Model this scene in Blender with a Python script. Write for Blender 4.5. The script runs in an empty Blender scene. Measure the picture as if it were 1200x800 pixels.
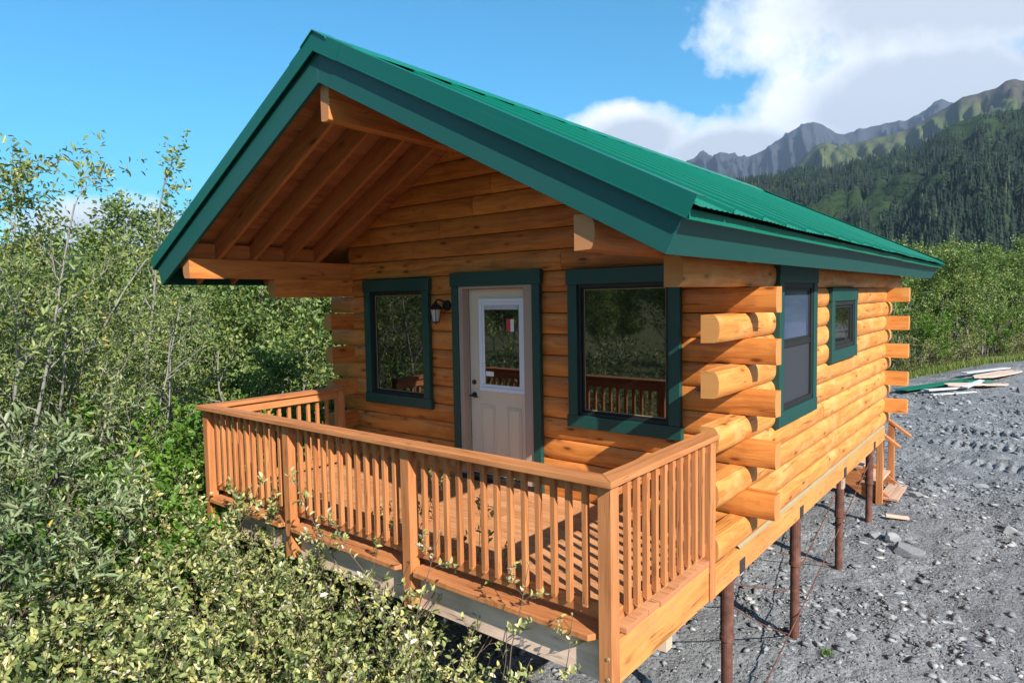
import bpy, math, random
import numpy as np
from mathutils import Vector, Matrix

random.seed(7)
scene = bpy.context.scene
col = scene.collection

# ------------------------------------------------------------------ helpers
class MB:
    """collects faces with metre UVs (u along the grain) and a per-face wood vector"""
    def __init__(s):
        s.v, s.f, s.uv, s.a = [], [], [], []
    def face(s, pts, uvs=None, a=(0, 0, 0)):
        n = len(s.v); s.v.extend([tuple(p) for p in pts]); s.f.append(tuple(range(n, n + len(pts))))
        s.uv.extend(uvs if uvs else [(p[0], p[1]) for p in pts]); s.a.append(a)
    def box(s, lo, hi, axis=None, rnd=None, M=None):
        if rnd is None: rnd = random.random()
        d = [hi[i] - lo[i] for i in range(3)]
        if axis is None: axis = d.index(max(d))
        n = len(s.v)
        P = [(lo[0] if i & 1 == 0 else hi[0], lo[1] if i & 2 == 0 else hi[1], lo[2] if i & 4 == 0 else hi[2]) for i in range(8)]
        s.v.extend([tuple(M @ Vector(p)) for p in P] if M is not None else P)
        F = [((0, 4, 6, 2), 0), ((1, 3, 7, 5), 0), ((0, 1, 5, 4), 1), ((2, 6, 7, 3), 1), ((0, 2, 3, 1), 2), ((4, 5, 7, 6), 2)]
        r2 = random.random()
        for k, (q, nax) in enumerate(F):
            s.f.append(tuple(n + i for i in q))
            end = 1 if nax == axis else 0
            others = [i for i in range(3) if i != nax]
            if end: ua, va = others
            else:
                ua = axis; va = [i for i in others if i != axis][0]
            off = 0.37 * k
            s.uv.extend([(P[i][ua], P[i][va] + off) for i in q])
            s.a.append((rnd, end, r2))
    def prism(s, prof, y0, y1, fn, rnd=None, end=1):
        """profile (a,b) extruded from y0 to y1; fn(a,b,t)->xyz"""
        if rnd is None: rnd = random.random()
        n = len(prof); r2 = random.random(); per = 0
        A = [fn(a, b, y0) for a, b in prof]; B = [fn(a, b, y1) for a, b in prof]
        base = len(s.v); s.v.extend(A + B)
        for i in range(n):
            j = (i + 1) % n; L = math.dist(prof[i], prof[j])
            s.f.append((base + i, base + j, base + n + j, base + n + i))
            s.uv.extend([(y0, per), (y0, per + L), (y1, per + L), (y1, per)]); per += L
            s.a.append((rnd, 0, r2))
        s.f.append(tuple(base + i for i in reversed(range(n)))); s.uv.extend([prof[i] for i in reversed(range(n))]); s.a.append((rnd, end, r2))
        s.f.append(tuple(base + n + i for i in range(n))); s.uv.extend(prof); s.a.append((rnd, end, r2))
    def tube(s, p0, p1, r0, r1=None, k=10, caps=True):
        r1 = r0 if r1 is None else r1
        p0, p1 = Vector(p0), Vector(p1); d = (p1 - p0); L = d.length; d.normalize()
        x = d.orthogonal().normalized(); y = d.cross(x); n = len(s.v); rnd = random.random()
        for p, r in ((p0, r0), (p1, r1)):
            for i in range(k):
                a = 2 * math.pi * i / k; s.v.append(tuple(p + r * (math.cos(a) * x + math.sin(a) * y)))
        for i in range(k):
            j = (i + 1) % k; s.f.append((n + i, n + j, n + k + j, n + k + i)); w = 6.283 * r0 / k
            s.uv.extend([(0, i * w), (0, (i + 1) * w), (L, (i + 1) * w), (L, i * w)]); s.a.append((rnd, 0, 0))
        if caps:
            s.f.append(tuple(n + i for i in reversed(range(k)))); s.uv.extend([(0, 0)] * k); s.a.append((rnd, 1, 0))
            s.f.append(tuple(n + k + i for i in range(k))); s.uv.extend([(0, 0)] * k); s.a.append((rnd, 1, 0))
    def build(s, name, mat, parent=None, bevel=0.0, smooth=False, loc=None):
        me = bpy.data.meshes.new(name); me.from_pydata(s.v, [], s.f)
        ul = me.uv_layers.new(name="UVMap"); ul.data.foreach_set("uv", np.array(s.uv, dtype=np.float32).ravel())
        at = me.attributes.new("wd", 'FLOAT_VECTOR', 'FACE'); at.data.foreach_set("vector", np.array(s.a, dtype=np.float32).ravel())
        me.materials.append(mat); me.validate(); me.update()
        if smooth: me.polygons.foreach_set("use_smooth", [True] * len(me.polygons))
        o = bpy.data.objects.new(name, me); col.objects.link(o)
        if parent is not None: o.parent = parent
        if loc: o.location = loc
        if bevel > 0:
            m = o.modifiers.new("bevel", 'BEVEL'); m.width = bevel; m.segments = 1; m.limit_method = 'ANGLE'; m.angle_limit = math.radians(40)
            m.harden_normals = False
        return o

def empty(name, loc=(0, 0, 0), parent=None):
    o = bpy.data.objects.new(name, None); o.empty_display_size = .2; o.location = loc; col.objects.link(o)
    if parent is not None: o.parent = parent
    return o
def tag(o, label=None, cat=None, group=None, kind=None):
    if label: o["label"] = label
    if cat: o["category"] = cat
    if group: o["group"] = group
    if kind: o["kind"] = kind
    return o

# numpy gradient-ish value noise
def _h(ix, iy, s):
    n = (ix * 374761393 + iy * 668265263 + s * 974634777) & 0xffffffff
    n = ((n ^ (n >> 13)) * 1274126177) & 0xffffffff
    return ((n ^ (n >> 16)) & 0xffff) / 65535.0
def vnoise(x, y, s=0):
    x = np.asarray(x, float); y = np.asarray(y, float)
    ix = np.floor(x).astype(np.int64); iy = np.floor(y).astype(np.int64); fx = x - ix; fy = y - iy
    fx = fx * fx * (3 - 2 * fx); fy = fy * fy * (3 - 2 * fy)
    a = _h(ix, iy, s); b = _h(ix + 1, iy, s); c = _h(ix, iy + 1, s); d = _h(ix + 1, iy + 1, s)
    return (a * (1 - fx) + b * fx) * (1 - fy) + (c * (1 - fx) + d * fx) * fy - .5
def fbm(x, y, o=5, s=0, ridged=False):
    t = 0; a = 1; tot = 0
    for k in range(o):
        n = vnoise(x * 2 ** k + 17.3 * k, y * 2 ** k - 9.1 * k, s + k)
        t = t + a * ((.5 - 2 * np.abs(n)) if ridged else 2 * n); tot += a; a *= .5
    return t / tot

# ------------------------------------------------------------------ node helpers
class NT:
    def __init__(s, mat):
        mat.use_nodes = True; s.t = mat.node_tree; s.t.nodes.clear()
    def n(s, typ, **kw):
        nd = s.t.nodes.new(typ)
        for k, v in kw.items():
            if k.startswith('_'): setattr(nd, k[1:], v)
        for k, v in kw.items():
            if not k.startswith('_'):
                key = int(k[1:]) if (k[0] == 'i' and k[1:].isdigit()) else k.replace('__', ' ')
                s.set(nd, key, v)
        return nd
    def set(s, nd, key, v):
        if isinstance(v, bpy.types.NodeSocket): s.t.links.new(v, nd.inputs[key])
        else: nd.inputs[key].default_value = v
    def math(s, op, a, b=0.0, c=0.0, clamp=False):
        nd = s.t.nodes.new('ShaderNodeMath'); nd.operation = op; nd.use_clamp = clamp
        s.set(nd, 0, a); s.set(nd, 1, b); s.set(nd, 2, c); return nd.outputs[0]
    def mix(s, f, a, b, mode='MIX'):
        nd = s.t.nodes.new('ShaderNodeMix'); nd.data_type = 'RGBA'; nd.blend_type = mode
        s.set(nd, 0, f)
        for k, v in ((6, a), (7, b)):
            if isinstance(v, (tuple, list)): v = (*v[:3], 1)
            s.set(nd, k, v)
        return nd.outputs[2]
    def ramp(s, f, stops):
        nd = s.t.nodes.new('ShaderNodeValToRGB'); s.set(nd, 0, f); e = nd.color_ramp.elements
        while len(e) < len(stops): e.new(.5)
        for i, (p, c) in enumerate(stops):
            e[i].position = p; e[i].color = (*c, 1) if isinstance(c, (tuple, list)) else (c, c, c, 1)
        return nd.outputs[0]
    def comb(s, x, y, z):
        nd = s.t.nodes.new('ShaderNodeCombineXYZ'); s.set(nd, 0, x); s.set(nd, 1, y); s.set(nd, 2, z); return nd.outputs[0]
    def noise(s, vec, scale, detail=4, rough=.55, dist=0):
        nd = s.t.nodes.new('ShaderNodeTexNoise'); s.set(nd, 'Vector', vec); s.set(nd, 'Scale', scale); s.set(nd, 'Detail', detail)
        s.set(nd, 'Roughness', rough); s.set(nd, 'Distortion', dist); return nd.outputs[0]
    def vor(s, vec, scale, feat='F1', out=0, rand=1):
        nd = s.t.nodes.new('ShaderNodeTexVoronoi'); nd.feature = feat; s.set(nd, 'Vector', vec); s.set(nd, 'Scale', scale); s.set(nd, 'Randomness', rand)
        return nd.outputs[out]
    def bump(s, h, strength=.5, dist=.01, normal=None):
        nd = s.t.nodes.new('ShaderNodeBump'); s.set(nd, 'Height', h); nd.inputs['Strength'].default_value = strength; nd.inputs['Distance'].default_value = dist
        if normal is not None: s.set(nd, 'Normal', normal)
        return nd.outputs[0]
    def obj(s):
        return s.t.nodes.new('ShaderNodeTexCoord').outputs['Object']
    def geo(s, o='Position'):
        return s.t.nodes.new('ShaderNodeNewGeometry').outputs[o]
    def sep(s, v):
        nd = s.t.nodes.new('ShaderNodeSeparateXYZ'); s.set(nd, 0, v); return nd.outputs
    def out(s, bsdf):
        o = s.t.nodes.new('ShaderNodeOutputMaterial'); s.t.links.new(bsdf, o.inputs[0])
    def pbsdf(s, color, rough=.5, normal=None, metallic=0, spec=.5, coat=0):
        nd = s.t.nodes.new('ShaderNodeBsdfPrincipled')
        if isinstance(color, (tuple, list)): color = (*color[:3], 1)
        s.set(nd, 'Base Color', color); s.set(nd, 'Roughness', rough); s.set(nd, 'Metallic', metallic)
        s.set(nd, 'Specular IOR Level', spec); s.set(nd, 'Coat Weight', coat)
        if normal is not None: s.set(nd, 'Normal', normal)
        return nd

def newmat(name):
    m = bpy.data.materials.new(name); return m, NT(m)

def wood(name, light, dark, endc, knot=.5, grain=1.0, rough=.5, tone=.25, blot=None, sat=0):
    m, t = newmat(name)
    at = t.n('ShaderNodeAttribute', _attribute_name='wd').outputs['Vector']; a = t.sep(at); rnd, end, r2 = a[0], a[1], a[2]
    uv = t.sep(t.n('ShaderNodeUVMap').outputs[0]); u, v = uv[0], uv[1]
    off = t.math('MULTIPLY', rnd, 41.0)
    uo = t.math('ADD', u, t.math('MULTIPLY', r2, 23.0))
    # slow warp of grain around knots
    w = t.noise(t.comb(t.math('MULTIPLY', uo, 1.3), t.math('MULTIPLY', v, 5), off), 1, 2)
    g1 = t.noise(t.comb(t.math('MULTIPLY', uo, 1.1), t.math('ADD', t.math('MULTIPLY', v, 22 * grain), t.math('MULTIPLY', w, 3.5)), off), 1, 5, .6)
    g2 = t.noise(t.comb(t.math('MULTIPLY', uo, 4), t.math('MULTIPLY', v, 120 * grain), off), 1, 3, .6)
    big = t.noise(t.comb(t.math('MULTIPLY', uo, .9), t.math('MULTIPLY', v, 3.0), off), 1, 4, .6)
    f = t.math('ADD', t.math('MULTIPLY', g1, .62), t.math('ADD', t.math('MULTIPLY', g2, .16), t.math('MULTIPLY', big, .34)))
    c = t.ramp(f, [(.38, dark), (.62, light)])
    # colour shift per board
    c = t.mix(t.math('MULTIPLY', r2, tone), c, t.mix(1.0, c, (.62, .50, .42), 'MULTIPLY'))
    c = t.mix(t.math('MULTIPLY', rnd, tone * .6), c, t.mix(1.0, c, (1.25, 1.3, 1.35), 'MULTIPLY'))
    if blot:
        b = t.ramp(t.noise(t.comb(t.math('MULTIPLY', uo, 1.7), t.math('MULTIPLY', v, 2.5), off), 1.6, 6, .65), [(.50, 0.0), (.68, 1.0)])
        c = t.mix(t.math('MULTIPLY', b, .55), c, blot)
    # knots
    kv = t.comb(t.math('MULTIPLY', uo, 2.6), t.math('MULTIPLY', v, 8), off)
    kd = t.vor(kv, 1.0); ks = t.ramp(kd, [(.07, 1.0), (.16, 0.0)])
    halo = t.ramp(kd, [(.08, 1.0), (.30, 0.0)])
    c = t.mix(t.math('MULTIPLY', halo, .35 * knot), c, (dark[0] * .62, dark[1] * .5, dark[2] * .45))
    c = t.mix(t.math('MULTIPLY', ks, .85 * knot), c, (dark[0] * .3, dark[1] * .2, dark[2] * .18))
    # drying cracks
    cv = t.noise(t.comb(t.math('MULTIPLY', uo, .7), t.math('MULTIPLY', v, 16), t.math('ADD', off, 7.0)), 1, 2, .5)
    cr = t.ramp(t.math('ABSOLUTE', t.math('SUBTRACT', cv, .5)), [(.0, 1.0), (.011, 0.0)])
    cm = t.ramp(t.noise(t.comb(uo, t.math('MULTIPLY', v, 2), off), 2.0, 2), [(.50, 0.0), (.57, 1.0)])
    cr = t.math('MULTIPLY', t.math('MULTIPLY', cr, cm), .75)
    c = t.mix(cr, c, (dark[0] * .25, dark[1] * .18, dark[2] * .15))
    # end grain
    ring = t.n('ShaderNodeTexWave', _wave_type='RINGS', _rings_direction='Z', Vector=t.comb(t.math('ADD', u, t.math('MULTIPLY', rnd, .03)), t.math('SUBTRACT', v, .02), 0.0), Scale=38.0, Distortion=2.5, Detail=2.0)
    ec = t.mix(t.math('MULTIPLY', ring.outputs[1], .35), endc, (endc[0] * .55, endc[1] * .45, endc[2] * .4))
    ec = t.mix(t.math('MULTIPLY', g1, .4), ec, dark)
    c = t.mix(end, c, ec)
    hgt = t.math('SUBTRACT', t.math('ADD', t.math('MULTIPLY', g2, .25), t.math('MULTIPLY', g1, .5)), t.math('MULTIPLY', cr, 2.0))
    nrm = t.bump(hgt, .35, .004)
    rg = t.math('ADD', rough, t.math('MULTIPLY', g1, .18))
    t.out(t.pbsdf(c, rg, nrm, spec=.35).outputs[0])
    return m

def paint(name, c, rough=.45, dirt=.25, metal=0, spec=.5, scale=3, bump=.08):
    m, t = newmat(name); p = t.obj()
    n = t.noise(p, scale, 6, .6); n2 = t.noise(p, scale * 14, 4, .6)
    cc = t.mix(t.math('MULTIPLY', t.ramp(n, [(.35, 0.0), (.7, 1.0)]), dirt), c, tuple(min(1, x * .6 + .03) for x in c))
    sp = t.ramp(n2, [(.70, 0.0), (.76, 1.0)])
    cc = t.mix(t.math('MULTIPLY', sp, dirt * .8), cc, tuple(min(1, x * 1.3 + .08) for x in c))
    t.out(t.pbsdf(cc, t.math('ADD', rough, t.math('MULTIPLY', n, .15)), t.bump(n2, bump, .002), metal, spec).outputs[0])
    return m

M = {}
M['log_sun'] = wood('stained log sunlit tint', (.70, .295, .072), (.42, .130, .022), (.60, .30, .095), knot=.85, grain=.8, rough=.40, tone=.42, blot=(.70, .42, .17))  # the logs' one stain, tinted as the sun shows it on the side wall
M['log_shade'] = wood('stained log shaded tint', (.70, .255, .054), (.36, .095, .016), (.56, .27, .09), knot=.95, grain=.8, rough=.40, tone=.5, blot=(.34, .10, .022))  # same stain in a deeper, redder copy with the porch shade coloured in
M['beam'] = wood('orange stained beam', (.55, .195, .046), (.30, .082, .019), (.52, .23, .09), knot=.8, grain=.7, rough=.5, tone=.4)
M['rail'] = wood('brown stained cedar', (.53, .210, .074), (.31, .100, .030), (.50, .24, .12), knot=.35, grain=1.2, rough=.55, tone=.4)
M['deck'] = wood('deck board', (.60, .285, .125), (.40, .155, .056), (.52, .20, .10), knot=.4, grain=1.2, rough=.6, tone=.4)
M['tread'] = wood('worn stair tread', (.60, .40, .28), (.44, .27, .18), (.5, .3, .2), knot=.3, grain=1, rough=.7, tone=.3)
M['rim'] = wood('stained rim board', (.62, .27, .075), (.46, .165, .035), (.6, .35, .15), knot=.5, grain=.7, rough=.5, tone=.2, blot=(.40, .17, .09))
M['greyrim'] = wood('weathered rim board', (.78, .56, .43), (.50, .34, .25), (.5, .4, .3), knot=.4, grain=.7, rough=.7, tone=.3, blot=(.50, .36, .24))
M['rafter'] = wood('rafter lumber', (.52, .170, .050), (.32, .085, .021), (.5, .25, .1), knot=.8, grain=.9, rough=.6, tone=.35)
M['ply'] = wood('roof sheathing', (.42, .165, .06), (.24, .075, .025), (.5, .25, .1), knot=.5, grain=.5, rough=.65, tone=.4)
M['trim'] = paint('dark green trim paint', (.003, .052, .042), .42, .15)
M['fascia'] = paint('green fascia metal', (.006, .078, .066), .45, .18, spec=.35, scale=1.5, bump=.0)
M['raketrim'] = paint('green rake trim metal', (.000, .098, .074), .38, .12, spec=.35, bump=.0)
M['metal'] = paint('green roof metal', (.000, .150, .094), .33, .16, spec=.5, scale=1.2, bump=.0)
M['blk'] = paint('black metal', (.008, .008, .009), .35, .1)
M['frame'] = paint('bronze window frame', (.010, .010, .010), .5, .1)
M['jamb'] = paint('beige door jamb', (.40, .30, .24), .55, .15)
M['door'] = paint('beige steel door', (.66, .55, .41), .45, .08)
M['white'] = paint('white plastic', (.72, .76, .82), .4, .06)
M['flash'] = paint('pale drip flashing', (.34, .27, .15), .5, .5)
M['red'] = paint('red sticker', (.60, .03, .04), .4, .02)
M['steel'] = paint('dull steel plate', (.06, .05, .05), .5, .4, metal=.4)
M['tag'] = paint('white paper', (.75, .75, .75), .6, .02)

def mk_rust():
    m, t = newmat('rusty steel pipe'); p = t.obj()
    n = t.noise(p, 9, 6, .65); n2 = t.noise(t.n('ShaderNodeMapping', Vector=p, Scale=(1, 1, .25)).outputs[0], 30, 5, .6)
    c = t.ramp(n, [(.32, (.075, .030, .022)), (.52, (.165, .062, .040)), (.70, (.24, .115, .080))])
    c = t.mix(t.math('MULTIPLY', n2, .5), c, (.10, .055, .045))
    t.out(t.pbsdf(c, .75, t.bump(n2, .4, .003), .15, .3).outputs[0]); return m
M['rust'] = mk_rust()

def glass(name, base, rough=.02, ior=2.45):
    m, t = newmat(name); p = t.obj()
    n = t.noise(p, 1.2, 1, .5)
    b = t.pbsdf(base, rough, t.bump(n, .05, .01)); b.inputs['IOR'].default_value = ior
    t.out(b.outputs[0]); return m
M['glass'] = glass('window glass', (.008, .009, .006))
M['glass_pale'] = glass('window glass over pale blind', (.045, .065, .12), .05, 2.0)
M['screen'] = glass('insect screen', (.035, .037, .045), .5, 1.45)
M['lampglass'] = glass('lamp glass', (.42, .42, .40), .25, 1.5)

# ------------------------------------------------------------------ log cabin
WL, WR, YB = -.207, 4.931, 5.97
P, Z0 = .2049, 2.0363
COURSE = [Z0 - k * P for k in range(-9, 11)]     # seam heights, top of each course
RX, RZ = 2.32, 4.02; CS, SN = .8906, .4548; SL = SN / CS
def rp(side, s, n):
    """point of the roof section: s down the slope from the ridge, n above the panel plane"""
    return (RX + side * (s * CS + n * SN), RZ - s * SN + n * CS)
def under(x, n=-.095):
    return RZ + n / CS - abs(x - RX) * SL

cabin = empty('log_cabin', (2.36, 3.0, -1.5))
tag(cabin, 'honey coloured log cabin with a green metal roof, railed deck and rusty pile legs', 'cabin')
def T(bld, name, mat, parent=None, **k):
    o = bld.build(name, mat, None, **k)
    p = parent if parent is not None else cabin
    o.parent = p
    if p is cabin: o.matrix_parent_inverse = Matrix.Translation(cabin.location).inverted()
    return o

def profile(h, rng, bulge=.034, T_=.15):
    """D log: (out, z) from inner bottom round the outside to inner top"""
    pts = [(-T_, 0)]
    for k in range(13):
        a = .5 - .5 * math.cos(math.pi * k / 12.0); z = a * h
        out = -bulge * (abs(2 * a - 1) ** 3.0)
        pts.append((out, .004 + z * (h - .008) / h))
    pts.append((-T_, h))
    return pts
def log(mb, fn, a0, a1, zb, h=P, bulge=None, T_=.15, rng=random, capA=True, capB=True, clip=None):
    """a D log from a0 to a1; fn(a,out,z)->xyz"""
    if bulge is None: bulge = .020 if fn is fF else .034
    prof = profile(h, rng, bulge, T_); n = len(prof)
    L = a1 - a0; seg = max(1, int(L / .22)); rnd = rng.random(); r2 = rng.random(); ph = rng.random() * 9; amp = .0022
    base = len(mb.v)
    for i in range(seg + 1):
        a = a0 + L * i / seg; w = amp * math.sin(a * 3.1 + ph) + amp * .7 * math.sin(a * 7.7 + ph * 2)
        for o, z in prof:
            aa = a
            if clip: aa = clip(a, zb + z, i == 0, i == seg)
            e = .010 if (i in (0, seg) and o > -T_ + .01 and not clip) else 0
            oo = o + (w if o > -T_ + .01 else 0) - e
            ai = aa
            mb.v.append(tuple(fn(ai, oo, zb + z)))
        if not clip and L > .2:
            # shift the outermost ring inwards to make a softened edge
            pass
    per = [0]
    for i in range(n - 1): per.append(per[-1] + math.dist(prof[i], prof[i + 1]))
    for i in range(seg):
        for j in range(n):
            k = (j + 1) % n
            q = (base + i * n + j, base + i * n + k, base + (i + 1) * n + k, base + (i + 1) * n + j)
            mb.f.append(q); v0 = per[j]; v1 = per[k] if k else per[j] + h
            u0 = a0 + L * i / seg; u1 = a0 + L * (i + 1) / seg
            mb.uv.extend([(u0, v0), (u0, v1), (u1, v1), (u1, v0)]); mb.a.append((rnd, 0, r2))
    for ring, rev in ((0, True), (seg, False)):
        ids = [base + ring * n + j for j in range(n)]; uvs = list(prof)
        if rev: ids = ids[::-1]; uvs = uvs[::-1]
        mb.f.append(tuple(ids)); mb.uv.extend(uvs); mb.a.append((rnd, 1, r2))

rng = random.Random(11)
def segs(a0, a1, cuts, joints):
    """interval minus openings, then broken at butt joints"""
    out = [(a0, a1)]
    for c0, c1 in cuts:
        new = []
        for s0, s1 in out:
            if c1 <= s0 or c0 >= s1: new.append((s0, s1)); continue
            if c0 > s0: new.append((s0, c0))
            if c1 < s1: new.append((c1, s1))
        out = new
    for j in joints:
        new = []
        for s0, s1 in out:
            if s0 + .35 < j < s1 - .35: new += [(s0, j - .002), (j + .002, s1)]
            else: new.append((s0, s1))
        out = new
    return out

XFR, XFL = 5.14, -.52
# course index k: top at Z0-k*P (k=0 is [Z0-P, Z0]); front walls run past on even k, side walls on odd k
fr, sd, bk, lf = MB(), MB(), MB(), MB()
fF = lambda a, o, z: (a, -.035 - o, z)           # front wall, outside towards -y
fS = lambda a, o, z: (WR + o, a, z)              # right side wall
fB = lambda a, o, z: (a, YB + o, z)
fL = lambda a, o, z: (WL - o, a, z)
for k in range(-1, 10):
    top = COURSE[9 + k]; zb = top - P
    even = (k % 2 == 0)
    cutsF = []
    if zb < 2.09 and top > .87: cutsF += [(.33, 1.30), (3.36, 4.27)]
    if zb < 2.09: cutsF += [(1.82, 2.79)]
    cutsS = []
    if zb < 2.06 and top > .93: cutsS += [(.78, 1.80)]
    if zb < 1.95 and top > 1.35: cutsS += [(2.60, 3.60)]
    if k == -1:
        for s in segs(WL + .02, WR - .02, cutsF, [rng.uniform(.3, .9)]): log(fr, fF, *s, zb, rng=rng)
    elif even:
        for s in segs(XFL, XFR, cutsF, []): log(fr, fF, *s, zb, rng=rng)
    else:
        for s in segs(WL + .15, WR - .15, cutsF, []): log(fr, fF, *s, zb, rng=rng)
    # side walls
    if even:
        y0, y1 = .125, YB - .155
    else:
        y0, y1 = -.60, YB + .27
        if k == 9: y0 = -.60
    if k == -1: y0, y1 = -1.20, YB + 1.1
    for s in segs(y0, y1, cutsS, [] if k == -1 else [rng.uniform(2.2, 5.2)]): log(sd, fS, *s, zb, rng=rng)
    yl = -.36 if (not even and k != -1) else (-1.10 if k == -1 else y0)
    for s in segs(yl, y1, [], [rng.uniform(2, 5)]): log(lf, fL, *s, zb, rng=rng)
    if even:
        for s in segs(XFL, XFR + .06, [], [rng.uniform(1, 4)]): log(bk, fB, *s, zb, rng=rng)
    else: log(bk, fB, WL + .15, WR - .15, zb, rng=rng)
# gable logs
for k in range(-9, -1):
    top = COURSE[9 + k] if 9 + k >= 0 else Z0 - k * P
    top = Z0 - k * P; zb = top - P
    half = (RZ - .105 / CS - zb) / SL
    if half < .25: continue
    for mb, fn in ((fr, fF), (bk, fB)):
        def clip(a, z, first, last):
            w = max(.02, (RZ - .105 / CS - z) / SL)
            w = min(w, (WR - WL) / 2)
            return max(RX - w, min(RX + w, a))
        j = rng.uniform(RX - half * .5, RX + half * .6)
        ends = (max(WL + .1, RX - half), min(WR - .1, RX + half))
        for s in segs(*ends, [], [j] if half > 1.2 else []): log(mb, fn, *s, zb, rng=rng, clip=clip)
T(fr, 'front_log_wall', M['log_shade'], smooth=False)
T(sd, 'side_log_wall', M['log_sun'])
T(lf, 'left_log_wall', M['log_shade'])
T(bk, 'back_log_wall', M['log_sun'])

# cantilevered plate logs and ridge beam
b = MB()
log(b, lambda a, o, z: (4.79 + o, a, z), -2.05, YB + 1.9, Z0 + P + .002, rng=rng)
T(b, 'plate_log', M['beam'])
b = MB()
log(b, lambda a, o, z: (-.215 - o, a, z), -2.05, YB + 1.9, Z0 + P + .002, rng=rng)
T(b, 'plate_log', M['beam'])
b = MB()
prof = [(-.055, 0), (-.02, -.012), (.02, -.012), (.055, 0), (.055, .30), (-.055, .30)]
b.prism(prof, -2.05, YB + 1.9, lambda a, c, t: (RX + a, t, 3.395 + c))
T(b, 'ridge_beam', M['beam'], bevel=.006)

# interior floor so that nothing shows through underneath
b = MB(); b.box((WL + .1, 0.0, -.10), (WR - .1, YB - .05, -.03), axis=0); T(b, 'floor_platform', M['ply'])
b = MB()
for x in np.arange(WL + .3, WR - .2, .41): b.box((x, .0, -.26), (x + .04, YB - .1, -.102), axis=1)
b.box((-.1, -.04, -.30), (4.88, .04, -.14), axis=0); b.box((-.1, 3.45, -.42), (4.88, 3.54, -.264), axis=0)
T(b, 'floor_joists', M['greyrim'])

# rim boards of the house
b = MB()
XR = 4.895
ys = [-.70, 2.15, 4.2, YB + .02]
for i in range(3): b.box((XR - .04, ys[i] + (.002 if i else 0), -.262), (XR, ys[i + 1] - .002, -.048), axis=1)
b.box((WL, -.045 + YB, -.262), (XR - .042, YB + .01, -.048), axis=0)
b.box((WL, 0, -.262), (WL + .04, YB - .05, -.048), axis=1)
T(b, 'rim_board', M['rim'], bevel=.003)
# drip flashing between logs and rim
b = MB()
b.prism([(-.06, .020), (0.0, -.012), (.018, -.026), (.018, -.036), (.015, -.036), (.015, -.027), (0, -.009), (-.06, .023)], -.12, YB - .02, lambda a, c, t: (XR - .01 + a, t, -.015 + c), end=0)
T(b, 'drip_flashing', M['flash'])

# ------------------------------------------------------------------ roof
roof = empty('roof'); roof.parent = cabin; roof.matrix_parent_inverse = Matrix.Translation(cabin.location).inverted()
Y0, Y1 = -2.10, 7.85
def RT(b, name, mat, **k): return T(b, name, mat, parent=roof, **k)
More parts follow.
